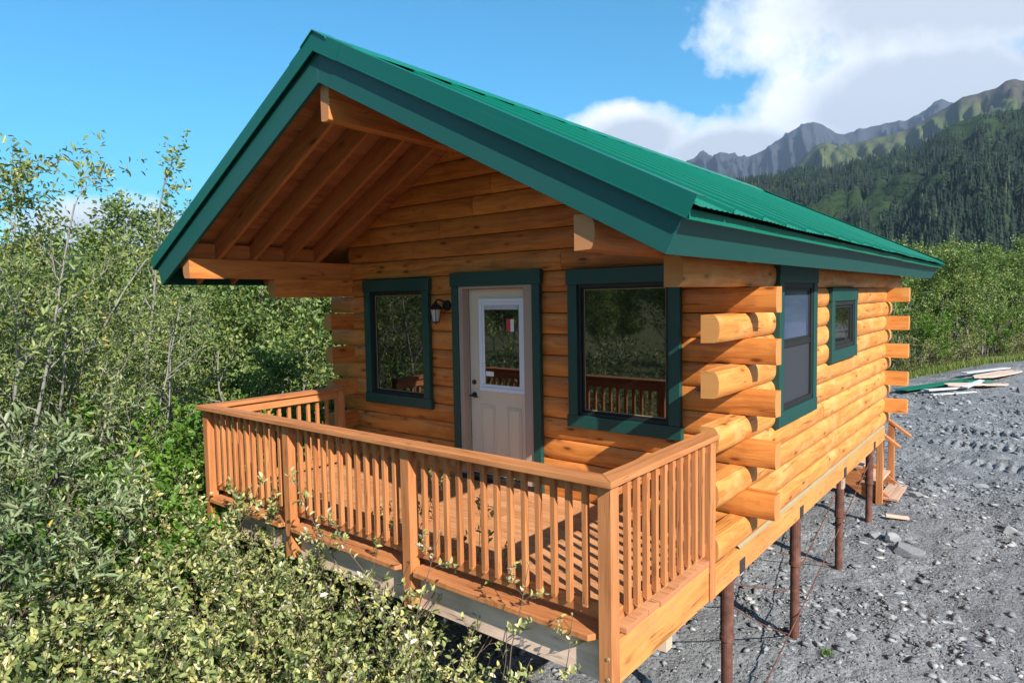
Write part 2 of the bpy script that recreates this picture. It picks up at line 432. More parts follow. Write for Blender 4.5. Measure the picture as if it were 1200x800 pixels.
# rafters and blocking
for side in (1, -1):
    ylist = [-1.74, -1.345, -.93, -.525] + [YB + .5 + .4 * i for i in range(3)]
    for y in ylist:
        b = MB(); prof = [(.05, -.31), (3.40, -.31), (3.40, -.10), (.05, -.10)]
        b.prism(prof, y, y + .04, lambda a, c, t, side=side: (rp(side, a, c)[0], t, rp(side, a, c)[1]), end=0)
        o = RT(b, 'rafter', M['rafter'], bevel=.002)
        uvl = o.data.uv_layers[0].data            # let the grain run down the slope
        for poly in o.data.polygons:
            for li in poly.loop_indices:
                co = o.data.vertices[o.data.loops[li].vertex_index].co
                s_ = (abs(co.x - RX)) * CS - (co.z - RZ) * SN; n_ = (abs(co.x - RX)) * SN + (co.z - RZ) * CS
                uvl[li].uv = (s_, n_ + (co.y * 1.3 if abs(poly.normal.y) < .5 else poly.center.y * 3))
    x0 = -.16 if side < 0 else RX * 2 + .05
    bl = [(-2.05, -1.742)] + [(ylist[i] + .042, ylist[i + 1] - .002) for i in (0, 1, 2, 4, 5)]
    for ya, yb in bl:
        b = MB(); b.box((x0, ya, Z0 + 2 * P + .006), (x0 + .04, yb, Z0 + 2 * P + .165), axis=1); RT(b, 'blocking', M['beam'], bevel=.002)
    # sheathing boards
    b = MB()
    s0 = .01
    while s0 < 3.40:
        s1 = min(3.415, s0 + .60)
        for ya, yb in ((Y0 + .04, .35), (.352, 2.75), (2.752, 5.15), (5.152, Y1 - .04)):
            n = len(b.v)
            b.prism([(s0, -.098), (s1 - .002, -.098), (s1 - .002, -.078), (s0, -.078)], ya, yb - .002, lambda a, c, t, side=side: (rp(side, a, c)[0], t, rp(side, a, c)[1]), end=0)
        s0 = s1
        if s1 >= 3.41: break
    RT(b, 'sheathing', M['ply'])
    # eave fascia
    b = MB()
    b.prism([(3.405, -.3075), (3.425, -.3075), (3.425, -.094), (3.405, -.094)], Y0 + .001, Y1, lambda a, c, t, side=side: (rp(side, a, c)[0], t, rp(side, a, c)[1]), end=0)
    RT(b, 'eave_fascia', M['fascia'], bevel=.002)
    # drip edge: segments that overlap with slight misalignment
    b = MB()
    yy = Y0 - .02; kk = 0
    while yy < Y1:
        ye = min(Y1 + .02, yy + 3.05); dz = .004 * (kk % 2)
        pr = [(3.30, -.050), (3.452, -.052 + dz), (3.474, -.098 + dz), (3.461, -.104 + dz), (3.459, -.101 + dz), (3.470, -.096 + dz), (3.449, -.056 + dz), (3.30, -.054)]
        b.prism(pr, yy, ye, lambda a, c, t, side=side: (rp(side, a, c)[0], t, rp(side, a, c)[1]), end=0)
        yy = ye; kk += 1
    RT(b, 'drip_edge', M['metal'])
    # rake fascia
    for yf, nm in ((Y0, 'rake_fascia'), (Y1 - .0, 'rake_fascia')):
        b = MB(); yb0, yb1 = (yf, yf + .035) if yf < 0 else (yf - .035, yf)
        # mitre at the ridge: plumb cut at x = RX
        def pt(s, n):
            x, z = rp(side, s, n); return (x, z)
        def ridge_pt(n): return (RX + side * .0008, RZ + n / CS)
        poly = [ridge_pt(-.3075), ridge_pt(-.093), pt(3.426, -.093), pt(3.426, -.3075)]
        b.prism(poly, yb0, yb1, lambda a, c, t: (a, t, c), end=0)
        RT(b, nm, M['fascia'], bevel=.002)
        # rake trim (metal, two overlapping pieces) with a kicked lip
        b = MB(); sgn = -1 if yf < 0 else 1
        for (s_a, s_b, dn, dy) in ((0, .36, .004, .003), (.33, 3.462, 0, 0)):
            yo = yf + sgn * (.030 + dy)
            def q(s, n):
                if s == 0: return ridge_pt(n)
                return pt(s, n)
            A, B_, C_, D_ = q(s_a, -.092 - dn), q(s_a, .022 + dn), q(s_b, .022 + dn), q(s_b, -.092 - dn)
            ys_ = sorted((yo, yo - sgn * .003))
            b.prism([A, B_, C_, D_], ys_[0], ys_[1], lambda a, c, t: (a, t, c), end=0)
            # top flange back over the panel
            E1, E2 = q(s_a, .022 + dn), q(s_b, .022 + dn); F1, F2 = q(s_a, .026 + dn), q(s_b, .026 + dn)
            ys_ = sorted((yo, yo - sgn * .11))
            b.prism([E1, F1, F2, E2], ys_[0], ys_[1], lambda a, c, t: (a, t, c), end=0)
            # bottom lip
            E1, E2 = q(s_a, -.100 - dn), q(s_b, -.100 - dn); F1, F2 = q(s_a, -.092 - dn), q(s_b, -.092 - dn)
            ys_ = sorted((yo + sgn * .010, yo - sgn * .004))
            b.prism([E1, F1, F2, E2], ys_[0], ys_[1], lambda a, c, t: (a, t, c), end=0)
        RT(b, 'rake_trim', M['raketrim'])
    # ribbed roof panels
    b = MB()
    pitch = .457
    pl = []
    y = Y0 - .03
    prof_ = [(0, -.020)]
    for k in range(5): prof_ += [(.060 + k * .072, -.020), (.066 + k * .072, -.0155), (.082 + k * .072, -.0155), (.088 + k * .072, -.020)]
    prof_ += [(.434, -.020), (.437, .004), (.440, .009), (.448, .009), (.4495, -.014), (.4565, -.0185)]
    while y < Y1 + .02:
        for dy, n in prof_:
            if y + dy <= Y1 + .02: pl.append((y + dy, n))
        y += pitch
    n0 = len(b.v); rows = [.075, .8, 1.6, 2.4, 3.15, 3.498]
    for ri, s in enumerate(rows):
        for (yy, n) in pl:
            wob = .0012 * math.sin(yy * 2.3 + s * 1.7) + (.0008 * math.sin(yy * 9 + s * 3))
            if ri == len(rows) - 1: wob += .003 * math.sin(yy * 4.1)
            x, z = rp(side, s + (.002 * math.sin(yy * 5) if ri == 5 else 0), n + wob); b.v.append((x, yy, z))
    m_ = len(pl)
    for i in range(len(rows) - 1):
        for j in range(m_ - 1):
            A = n0 + i * m_ + j
            b.f.append((A, A + 1, A + m_ + 1, A + m_) if side > 0 else (A, A + m_, A + m_ + 1, A + 1))
            b.uv.extend([(0, 0)] * 4); b.a.append((0, 0, 0))
    o = RT(b, 'roof_panels', M['metal'])
    sm = o.modifiers.new('thickness', 'SOLIDIFY'); sm.thickness = .0015; sm.offset = -1
# ridge cap
b = MB()
for (ya, yb_, dz) in ((Y0 - .045, Y0 + .12, .010), (Y0 + .10, 1.1, .004), (1.08, 4.2, .001), (4.18, 7.3, .004), (7.28, Y1 + .04, .001)):
    pr = [(-.165, -.01 - .165 * SL + .012), (-.16, .004 - .16 * SL + .012), (-.01, .022), (0, .026), (.01, .022), (.16, .004 - .16 * SL + .012), (.165, -.01 - .165 * SL + .012), (.158, -.16 * SL + .012), (0, .020), (-.158, -.16 * SL + .012)]
    b.prism(pr, ya, yb_, lambda a, c, t, dz=dz: (RX + a, t, RZ + .006 + c + dz), end=0)
RT(b, 'ridge_cap', M['metal'])

# ------------------------------------------------------------------ windows, door, lamp
def casing_front(x0, x1, z0, z1, wi, hd, bottom=True, name='window', wl=None):
    """casing boards of a front opening; outer x0..x1,z0..z1"""
    b = MB(); yo, yi = -.090, -.036
    b.box((x0, yo - .004, z1 - hd), (x1, yi, z1), axis=0)
    zz0 = z0 + (wi if bottom else 0)
    ins = .016
    b.box((x0 + ins, yo, zz0 + (.001 if bottom else 0)), (x0 + ins + wi - ins, yi, z1 - hd - .001), axis=2)
    b.box((x1 - wi, yo, zz0 + (.001 if bottom else 0)), (x1 - ins, yi, z1 - hd - .001), axis=2)
    if bottom: b.box((x0 + .002, yo - .003, z0), (x1 - .002, yi, z0 + wi), axis=0)
    # bucks lining the opening
    b.box((x0 + wi - .03, yi + .001, z0 + (wi - .04 if bottom else 0)), (x0 + wi, .10, z1 - hd + .05), axis=2)
    b.box((x1 - wi, yi + .001, z0 + (wi - .04 if bottom else 0)), (x1 - wi + .03, .10, z1 - hd + .05), axis=2)
    b.box((x0 + wi + .001, yi + .001, z1 - hd), (x1 - wi - .001, .10, z1 - .02), axis=0)
    return b

def frame_rect(b, u0, u1, v0, v1, w, d0, d1, fn):
    """rectangular frame with members w wide between depths d0..d1"""
    def bx(a0, a1, c0, c1):
        p, q = fn(a0, d0, c0), fn(a1, d1, c1)
        b.box(tuple(min(p[i], q[i]) for i in range(3)), tuple(max(p[i], q[i]) for i in range(3)))
    bx(u0, u1, v0, v0 + w); bx(u0, u1, v1 - w, v1); bx(u0, u0 + w, v0 + w + .0005, v1 - w - .0005); bx(u1 - w, u1, v0 + w + .0005, v1 - w - .0005)

fxy = lambda a, d, z: (a, d, z)
for (x0, x1, z0, z1, lab) in ((.222, 1.382, .742, 2.230, 'tall front window left of the door'), (3.235, 4.395, .755, 2.238, 'tall front window right of the door')):
    win = empty('window'); win.parent = cabin; win.matrix_parent_inverse = Matrix.Translation(cabin.location).inverted(); win['label'] = lab
    T(casing_front(x0, x1, z0, z1, .118, .140), 'casing', M['trim'], parent=win, bevel=.003)
    b = MB(); frame_rect(b, x0 + .118, x1 - .118, z0 + .118, z1 - .140, .030, -.062, -.01, fxy); frame_rect(b, x0 + .15, x1 - .15, z0 + .150, z1 - .172, .016, -.040, .0, fxy)
    T(b, 'frame', M['frame'], parent=win, bevel=.002)
    b = MB(); g0, g1, h0, h1 = x0 + .166, x1 - .166, z0 + .166, z1 - .188
    frame_rect(b, g0 + .0005, g1 - .0005, h0, h1, .006, -.030, -.02, fxy); T(b, 'glazing_bead', M['flash'], parent=win)
    b = MB(); b.box((x0 + .15, -.026, z0 + .15), (x1 - .15, -.012, z1 - .172)); T(b, 'pane', M['glass'], parent=win)

fyx = lambda a, d, z: (WR + .0 + d, a, z)
for (y0, y1, z0, z1, two, lab) in ((.665, 1.895, .800, 2.225, True, 'sash window with insect screen on its lower half'), (2.470, 3.700, 1.212, 2.032, False, 'small side window')):
    win = empty('window'); win.parent = cabin; win.matrix_parent_inverse = Matrix.Translation(cabin.location).inverted(); win['label'] = lab
    b = MB(); xo = WR + .028; wi = .13; hd = .145
    b.box((WR - .04, y0, z1 - hd), (xo + .004, y1, z1), axis=1)
    b.box((WR - .04, y0 + .012, z0 + wi + .001), (xo, y0 + wi, z1 - hd - .001), axis=2); b.box((WR - .04, y1 - wi, z0 + wi + .001), (xo, y1 - .012, z1 - hd - .001), axis=2)
    b.box((WR - .04, y0 + .002, z0), (xo + .003, y1 - .002, z0 + wi), axis=1)
    b.box((WR - .14, y0 + wi - .03, z0 + wi - .05), (WR - .041, y0 + wi, z1 - hd + .04), axis=2); b.box((WR - .14, y1 - wi, z0 + wi - .05), (WR - .041, y1 - wi + .03, z1 - hd + .04), axis=2)
    T(b, 'casing', M['trim'], parent=win, bevel=.003)
    b = MB(); frame_rect(b, y0 + wi, y1 - wi, z0 + wi, z1 - hd, .05, -.05, .014, fyx)
    zm = 1.515
    if two: b.box((WR - .05, y0 + wi + .051, zm - .025), (WR + .004, y1 - wi - .051, zm + .025), axis=1)
    T(b, 'frame', M['frame'], parent=win, bevel=.002)
    if two:
        b = MB(); frame_rect(b, y0 + wi + .05, y1 - wi - .05, zm + .025, z1 - hd - .05, .028, -.035, -.004, fyx); T(b, 'sash', M['frame'], parent=win, bevel=.002)
        b = MB(); frame_rect(b, y0 + wi + .052, y1 - wi - .052, z0 + wi + .051, zm - .026, .05, -.04, -.028, fyx); T(b, 'sash', M['flash'] if False else M['frame'], parent=win, bevel=.002)
        b = MB(); b.box((WR - .025, y0 + wi + .05, zm + .02), (WR - .012, y1 - wi - .05, z1 - hd - .05)); o = T(b, 'pane', M['glass_pale'], parent=win)
        b = MB(); b.box((WR - .012, y0 + wi + .05, z0 + wi + .05), (WR - .008, y1 - wi - .05, zm - .02)); o = T(b, 'insect_screen', M['screen'], parent=win)
    else:
        b = MB(); frame_rect(b, y0 + wi + .05, y1 - wi - .05, z0 + wi + .05, z1 - hd - .05, .03, -.035, -.004, fyx); T(b, 'sash', M['frame'], parent=win, bevel=.002)
        b = MB(); b.box((WR - .025, y0 + wi + .05, z0 + wi + .05), (WR - .012, y1 - wi - .05, z1 - hd - .05)); T(b, 'pane', M['glass'], parent=win)

# door
door = empty('door'); door.parent = cabin; door.matrix_parent_inverse = Matrix.Translation(cabin.location).inverted(); door['label'] = 'beige half glass entry door in a green casing'
ZD = .04      # deck surface
b = casing_front(1.717, 2.935, ZD + .004, 2.262, .108, .146, bottom=False); T(b, 'casing', M['trim'], parent=door, bevel=.003)
b = MB()
b.box((1.8255, -.074, ZD + .05), (1.880, .13, 2.115), axis=2); b.box((2.712, -.074, ZD + .05), (2.8265, .13, 2.115), axis=2); b.box((1.8255, -.0745, 2.088), (2.8265, .13, 2.1155), axis=0)
b.box((1.8805, .004, ZD + .05), (1.8925, .02, 2.0875), axis=2)
T(b, 'jamb', M['jamb'], parent=door, bevel=.003)
b = MB(); b.box((1.826, -.082, ZD + .0), (2.826, .10, ZD + .049), axis=0); T(b, 'threshold', M['blk'], parent=door, bevel=.003)
SX0, SX1, SZ0, SZ1 = 1.894, 2.710, ZD + .052, 2.086
b = MB()
b.box((SX0, .022, SZ0), (SX1, .066, SZ1), axis=2)
# embossed lower panels: raised frame mouldings
for px0, px1 in ((2.035, 2.245), (2.405, 2.60)):
    z0, z1 = .26, .85
    frame_rect(b, px0, px1, z0, z1, .014, .012, .0222, fxy)
    b.box((px0 + .030, .014, z0 + .030), (px1 - .030, .0222, z1 - .030))
T(b, 'door_leaf', M['door'], parent=door, bevel=.004)
b = MB(); frame_rect(b, 2.045, 2.66, 1.00, 1.985, .042, .000, .0215, fxy); frame_rect(b, 2.0875, 2.6175, 1.0425, 1.9425, .032, .008, .0215, fxy); T(b, 'lite_frame', M['white'], parent=door, bevel=.004)
b = MB(); b.box((2.118, .012, 1.073), (2.588, .0218, 1.912)); T(b, 'pane', M['glass'], parent=door)
b = MB()
for i in range(4): b.box((2.13, .004, 1.868 + i * .011), (2.578, .0118, 1.875 + i * .011))
T(b, 'blind', M['white'], parent=door)
b = MB(); b.box((2.425, .0095, 1.640), (2.478, .0118, 1.768)); T(b, 'red_sticker', M['red'], parent=door)
b = MB(); b.box((2.4785, .0095, 1.640), (2.522, .0118, 1.768)); T(b, 'paper_label', M['tag'], parent=door)
b = MB(); b.box((2.13, .0095, 1.162), (2.238, .0118, 1.212)); T(b, 'paper_label', M['tag'], parent=door)
b = MB(); b.tube((1.953, .022, .945), (1.953, .004, .945), .032, .028, 16); b.tube((1.953, .006, .945), (1.953, -.045, .945), .011, .011, 10); b.tube((1.955, -.042, .946), (2.045, -.040, .936), .010, .008, 10); b.tube((1.957, -.042, .946), (1.925, -.040, .942), .010, .006, 10)
T(b, 'handle', M['blk'], parent=door, smooth=False)
b = MB(); b.tube((1.953, .022, 1.085), (1.953, .002, 1.085), .027, .022, 16); b.box((1.949, -.010, 1.070), (1.957, .003, 1.100)); T(b, 'deadbolt', M['steel'], parent=door)

# wall lamp between left window and door
lamp = empty('wall_lamp'); lamp.parent = cabin; lamp.matrix_parent_inverse = Matrix.Translation(cabin.location).inverted(); lamp['label'] = 'black lantern beside the door'
b = MB()
lx = 1.535
b.tube((lx + .085, -.036, 1.915), (lx + .085, -.055, 1.915), .062, .054, 18)
pts = [(lx + .085, -.05, 1.915), (lx + .08, -.08, 1.955), (lx + .055, -.11, 1.978), (lx + .015, -.13, 1.978), (lx, -.13, 1.95)]
for i in range(4): b.tube(pts[i], pts[i + 1], .011, .010, 8)
b.tube((lx, -.13, 1.965), (lx, -.13, 1.945), .006, .020, 10); b.tube((lx, -.13, 1.945), (lx, -.13, 1.885), .022, .078, 12); b.tube((lx, -.13, 1.885), (lx, -.13, 1.872), .080, .074, 12)
for i in range(4):
    a = math.pi / 4 + i * math.pi / 2; b.tube((lx + .060 * math.cos(a), -.13 + .060 * math.sin(a), 1.874), (lx + .038 * math.cos(a), -.13 + .038 * math.sin(a), 1.735), .004, .004, 6)
b.tube((lx, -.13, 1.742), (lx, -.13, 1.728), .044, .036, 12); b.tube((lx, -.13, 1.728), (lx, -.13, 1.708), .010, .004, 8)
T(b, 'bracket', M['blk'], parent=lamp)
b = MB(); b.tube((lx, -.13, 1.872), (lx, -.13, 1.742), .056, .036, 12); T(b, 'lamp_glass', M['lampglass'], parent=lamp)

# ------------------------------------------------------------------ deck and railing
deck = empty('deck'); deck.parent = cabin; deck.matrix_parent_inverse = Matrix.Translation(cabin.location).inverted()
DX0, DX1, DY0 = .17, 4.893, -2.115
b = MB(); y = -.046; rr = random.Random(5)
while y > DY0 + .2:
    w = .138; j = rr.uniform(1.2, 3.6)
    ex = rr.uniform(-.006, .006)
    b.box((DX0, y - w, ZD - .036), (j - .0015, y, ZD + rr.uniform(-.001, .001)), axis=0); b.box((j + .0015, y - w, ZD - .036), (DX1 + ex, y, ZD + rr.uniform(-.001, .001)), axis=0)
    y -= w + .007
T(b, 'decking', M['deck'], parent=deck, bevel=.003)
ylast = y
PX = [(.165, .255), (1.600, 1.690), (3.140, 3.230), (4.808, 4.898)]       # front posts
b = MB()
# front nosing board, notched round the posts
for i in range(3):
    x0, x1 = PX[i][1] + .002, PX[i + 1][0] - .002
    yb, yf = ylast, -2.132
    prof = [(x0, yb), (x1, yb), (x1, -2.050), (x1 - .05, yf), (x0 + .05, yf), (x0, -2.050)]
    b.prism(prof, ZD - .036, ZD + .001, lambda a, c, t: (a, c, t), end=0)
    n = len(b.f) - 8
    for poly in range(n, len(b.f)):
        pass
T(b, 'nosing_board', M['rail'], parent=deck, bevel=.003)
b = MB()
b.box((DX0, -2.008, -.288), (4.850, -1.970, ZD - .038), axis=0)
T(b, 'front_rim_board', M['greyrim'], parent=deck, bevel=.003)
b = MB()
b.box((4.851, -2.008, -.262), (4.889, -.702, ZD - .040), axis=1); T(b, 'side_rim_board', M['rim'], parent=deck, bevel=.003)
b = MB(); b.box((DX0, -1.968, -.262), (DX0 + .04, -.05, ZD - .038), axis=1)
T(b, 'side_rim_board', M['rim'], parent=deck, bevel=.003)
b = MB()
for x in np.arange(DX0 + .4, DX1 - .2, .405): b.box((x, -1.968, -.24), (x + .038, -.05, ZD - .038), axis=1)
b.box((DX0 + .05, -1.30, -.40), (4.84, -1.21, -.242), axis=0)
T(b, 'deck_joists', M['greyrim'], parent=deck)

rail = empty('railing'); rail.parent = cabin; rail.matrix_parent_inverse = Matrix.Translation(cabin.location).inverted()
HC = .9645
PYF = -2.100
def post(lo, hi, mitre=None):
    b = MB(); b.box(lo, hi, axis=2); return T(b, 'post', M['rail'], parent=rail, bevel=.004)
for i, (x0, x1) in enumerate(PX): post((x0, PYF, -.268 if i != 3 else -.275), (x1, PYF + .09, HC - .040))
post((4.812, -.700, -.262), (4.902, -.610, HC - .040)); post((.165, -.520, ZD), (.255, -.430, HC - .040))
for z in (-.075, -.195):
    b = MB(); b.tube((4.872, PYF - .007, z), (4.872, PYF + .001, z), .010, .011, 8); T(b, 'bolt', M['flash'], parent=rail)
# cap rail: three mitred boards
b = MB()
ct, cb = HC, HC - .038
xo, xi, yo, yi = 4.928, 4.788, -2.154, -2.014
xl, xli = .133, .273
def poly_board(pts, axis):
    b = MB(); rnd = random.random(); r2 = random.random(); n = len(pts)
    top = [(p[0], p[1], ct) for p in pts]; bot = [(p[0], p[1], cb) for p in pts]
    ax = lambda p: (p[axis], p[1 - axis])
    b.face(top, [ax(p) for p in top], (rnd, 0, r2)); b.face(bot[::-1], [ax(p) for p in bot[::-1]], (rnd, 0, r2))
    for i in range(n):
        j = (i + 1) % n; q = [bot[i], bot[j], top[j], top[i]]; b.face(q, [(p[axis], p[2] + .3) for p in q], (rnd, 0, r2))
    return b
for pts, ax in (([(xo, yo), (xi + .001, yi - .001), (xli - .001, yi - .001), (xl, yo)], 0), ([(xo, yo + .0015), (xo, -.604), (xi, -.604), (xi, yi + .0015)], 1), ([(xl, yo + .0015), (xli, yi + .0015), (xli, -.44), (xl, -.44)], 1)):
    bb = poly_board(pts if ax == 1 and pts[0][0] == xo or ax == 1 else pts, ax)
    o = T(bb, 'cap_rail', M['rail'], parent=rail)
    import bmesh
    bm = bmesh.new(); bm.from_mesh(o.data); bmesh.ops.remove_doubles(bm, verts=bm.verts, dist=1e-5); bmesh.ops.recalc_face_normals(bm, faces=bm.faces); bm.to_mesh(o.data); bm.free()
    m_ = o.modifiers.new('bevel', 'BEVEL'); m_.width = .004; m_.segments = 2
# sub rails (top and bottom) per bay
ZBR = .165
def rails_bay(p0, p1, ax):
    for z0, z1 in ((HC - .040 - .089, HC - .0405), (ZBR - .055, ZBR + .034) if ax == 0 else (ZD + .035, ZD + .124)):
        b = MB()
        if ax == 0: b.box((p0, PYF + .0665, z0), (p1, PYF + .1045, z1), axis=0)
        elif ax == 1: b.box((4.824, p0, z0), (4.862, p1, z1), axis=1)
        else: b.box((.205, p0, z0), (.243, p1, z1), axis=1)
        T(b, 'sub_rail', M['rail'], parent=rail, bevel=.003)
for i in range(3): rails_bay(PX[i][1] + .001, PX[i + 1][0] - .001, 0)
rails_bay(PYF + .091, -.701, 1); rails_bay(PYF + .091, -.521, 2)
BW = .036
def baluster(x, y, ax):
    b = MB(); z0, z1 = (ZBR if ax == 0 else ZD + .070), HC - .0405
    rnd = random.random(); r2 = random.random()
    # square picket, bottom end cut at a slant
    if ax == 0:
        prof = [(y, z0 + .0), (y + BW, z0 + .028), (y + BW, z1), (y, z1)]
        b.box((x, y, z0 + .02), (x + BW, y + BW, z1), axis=2, rnd=rnd)
        b.prism([(y, z0), (y + BW, z0 + .0199), (y, z0 + .0199)], x, x + BW, lambda a, c, t: (t, a, c), rnd=rnd, end=0)
    else:
        s = 1 if ax == 1 else -1
        xa, xb = (x, x + BW)
        b.box((xa, y, z0 + .02), (xb, y + BW, z1), axis=2, rnd=rnd)
        tip = xb if ax == 1 else xa; oth = xa if ax == 1 else xb
        b.prism([(tip, z0), (oth, z0 + .0199), (tip, z0 + .0199)], y, y + BW, lambda a, c, t: (a, t, c), rnd=rnd, end=0)
    T(b, 'baluster', M['rail'], parent=rail, bevel=.0025)
def fill(a, c, pitch=.128):
    n = max(1, round((c - a) / pitch) - 1); st = (c - a) / (n + 1)
    return [a + st * (i + 1) - BW / 2 for i in range(n)]
rj = random.Random(3)
for i in range(3):
    for x in fill(PX[i][1], PX[i + 1][0], .1155): baluster(x + rj.uniform(-.004, .004), PYF + .030, 0)
for y in fill(PYF + .09, -.70, .118): baluster(4.8625, y + rj.uniform(-.003, .003), 1)
for y in fill(PYF + .09, -.52, .128): baluster(.1685, y + rj.uniform(-.003, .003), 2)

# ------------------------------------------------------------------ terrain heights
def gz(x, y):
    x = np.asarray(x, float); y = np.asarray(y, float)
    z = -1.70 + .066 * np.clip(y + .2, -3, 8.2) + .012 * np.clip(y - 8, 0, 16)
    z = z * 1.0
    left = np.clip((1.0 - x) / 6, 0, 1)
    z = z * (1 - left) + (-1.75) * left
    # low bank where the gravel meets the bushes, far right
    xb = 3.1 + .37 * (y - 20.3); dd = x - xb
    bank = .30 * np.exp(-((dd - 1.6) / 1.5) ** 2) * np.clip((y - 16) / 8, 0, 1)
    return z + bank + .10 * fbm(x * .25, y * .25, 3, 5) + .035 * fbm(x * 1.3, y * 1.3, 4, 8)

# piles and braces
for i, (x, y) in enumerate([(4.83, -.196), (4.83, 1.649), (4.83, 3.494), (4.83, 5.259), (2.4, -.196), (2.4, 1.649), (2.4, 3.494), (2.4, 5.259), (.1, -.196), (.1, 1.649), (.1, 3.494), (.1, 5.259), (2.4, -1.25), (.4, -1.25)]):
    g = float(gz(x, y)) - .12; b = MB(); zt = -.262 if x > 4 else -.41
    b.tube((x, y, g), (x, y, -.75), .045, .045, 16); b.tube((x, y, -.752), (x, y, zt - .02), .052, .052, 16); b.tube((x, y, -.78), (x, y, -.74), .058, .058, 16)
    b.box((x - .06, y - .06, zt - .02), (x + .06, y + .06, zt - .001))
    o = T(b, 'pile', M['rust'])
for y in (-.10, 1.56, 3.40, 5.17):
    b = MB(); b.box((XR + .0005, y, -.262), (XR + .006, y + .115, -.150)); 
    for q in ((.02, -.245), (.06, -.245), (.02, -.185), (.06, -.185), (.04, -.215)): b.tube((XR + .006, y + q[0], q[1]), (XR + .012, y + q[0], q[1]), .006, .006, 6)
    T(b, 'bracket_plate', M['steel'])
def rod(p, q, r=.0065):
    b = MB(); n = 7; prev = None
    for i in range(n + 1):
        t = i / n; s = .035 * math.sin(math.pi * t)
        c = (p[0] + (q[0] - p[0]) * t, p[1] + (q[1] - p[1]) * t, p[2] + (q[2] - p[2]) * t - s)
        if prev: b.tube(prev, c, r, r, 6)
        prev = c
    T(b, 'brace_rod', M['rust'])
rod((4.85, 5.20, -.42), (4.90, -.25, -1.66)); rod((4.81, -.15, -.50), (4.80, 1.60, -1.50)); rod((4.79, 1.60, -1.02), (4.79, 3.60, -.45)); rod((2.45, -.2, -.55), (4.78, 1.60, -1.05)); rod((4.78, 3.45, -1.40), (2.45, 1.7, -.55))

# back stairs
st = empty('back_stairs'); st.parent = cabin; st.matrix_parent_inverse = Matrix.Translation(cabin.location).inverted()
yn, yf_ = 6.20, 7.10
b = MB(); b.box((3.0, YB + .03, -.34), (3.80, yf_ + .05, -.302), axis=0)
for k in range(5):
    xa, zt = 4.80 - .25 * k, -1.20 + .22 * k
    for dx in (0, .137): b.box((xa + dx - .01, yn - .03, zt - .038), (xa + dx + .121, yf_ + .03, zt), axis=1)
T(b, 'treads', M['tread'], parent=st, bevel=.003)
for y in (yn, yf_ - .04):
    b = MB(); prof = [(3.60, -.36), (3.84, -.36), (5.03, -1.26), (5.03, -1.42), (4.85, -1.42), (3.60, -.60)]
    b.prism(prof, y, y + .038, lambda a, c, t: (a, t, c), end=0); T(b, 'stringer', M['rail'], parent=st, bevel=.003)
for y in (yn - .092, yf_ - .02):
    for x0, z0, z1 in ((4.765, -1.42 if y < 6.5 else -1.20, -.19), (3.75, -.60, .62)):
        b = MB(); b.box((x0, y, z0), (x0 + .09, y + .09, z1), axis=2); T(b, 'stair_post', M['rail'], parent=st, bevel=.003)
for y in (yn - .11, yf_ - .03):
    b = MB(); p0, p1 = (3.70, .64), (5.07, -.40)
    dx, dz = (p1[0] - p0[0]), (p1[1] - p0[1]); L = math.hypot(dx, dz); nx, nz = -dz / L * .038, dx / L * .038
    prof = [p0, p1, (p1[0] + nx, p1[1] + nz), (p0[0] + nx, p0[1] + nz)]
    b.prism(prof, y, y + .10, lambda a, c, t: (a, t, c), end=0); T(b, 'handrail', M['rail'], parent=st, bevel=.003)


# ------------------------------------------------------------------ numpy mesh builder
def npmesh(name, V, F, mat, attrs=None, parent=None, smooth=False, link=True):
    """V (n,3), F (m,k) with k fixed, or list of such arrays"""
    Fs = F if isinstance(F, list) else [F]
    me = bpy.data.meshes.new(name); V = np.asarray(V, np.float32)
    me.vertices.add(len(V)); me.vertices.foreach_set('co', V.ravel())
    loops = np.concatenate([f.ravel() for f in Fs]).astype(np.int32)
    tot = np.concatenate([np.full(len(f), f.shape[1]) for f in Fs]).astype(np.int32)
    start = np.concatenate([[0], np.cumsum(tot)[:-1]]).astype(np.int32)
    me.loops.add(len(loops)); me.loops.foreach_set('vertex_index', loops)
    me.polygons.add(len(tot)); me.polygons.foreach_set('loop_start', start); me.polygons.foreach_set('loop_total', tot)
    if attrs:
        for k, (dom, val) in attrs.items():
            a = me.attributes.new(k, 'FLOAT', dom); a.data.foreach_set('value', np.asarray(val, np.float32))
    me.update(calc_edges=True)
    if smooth: me.polygons.foreach_set('use_smooth', np.ones(len(tot), bool))
    me.materials.append(mat)
    if not link: return me
    o = bpy.data.objects.new(name, me); col.objects.link(o)
    if parent is not None: o.parent = parent
    return o

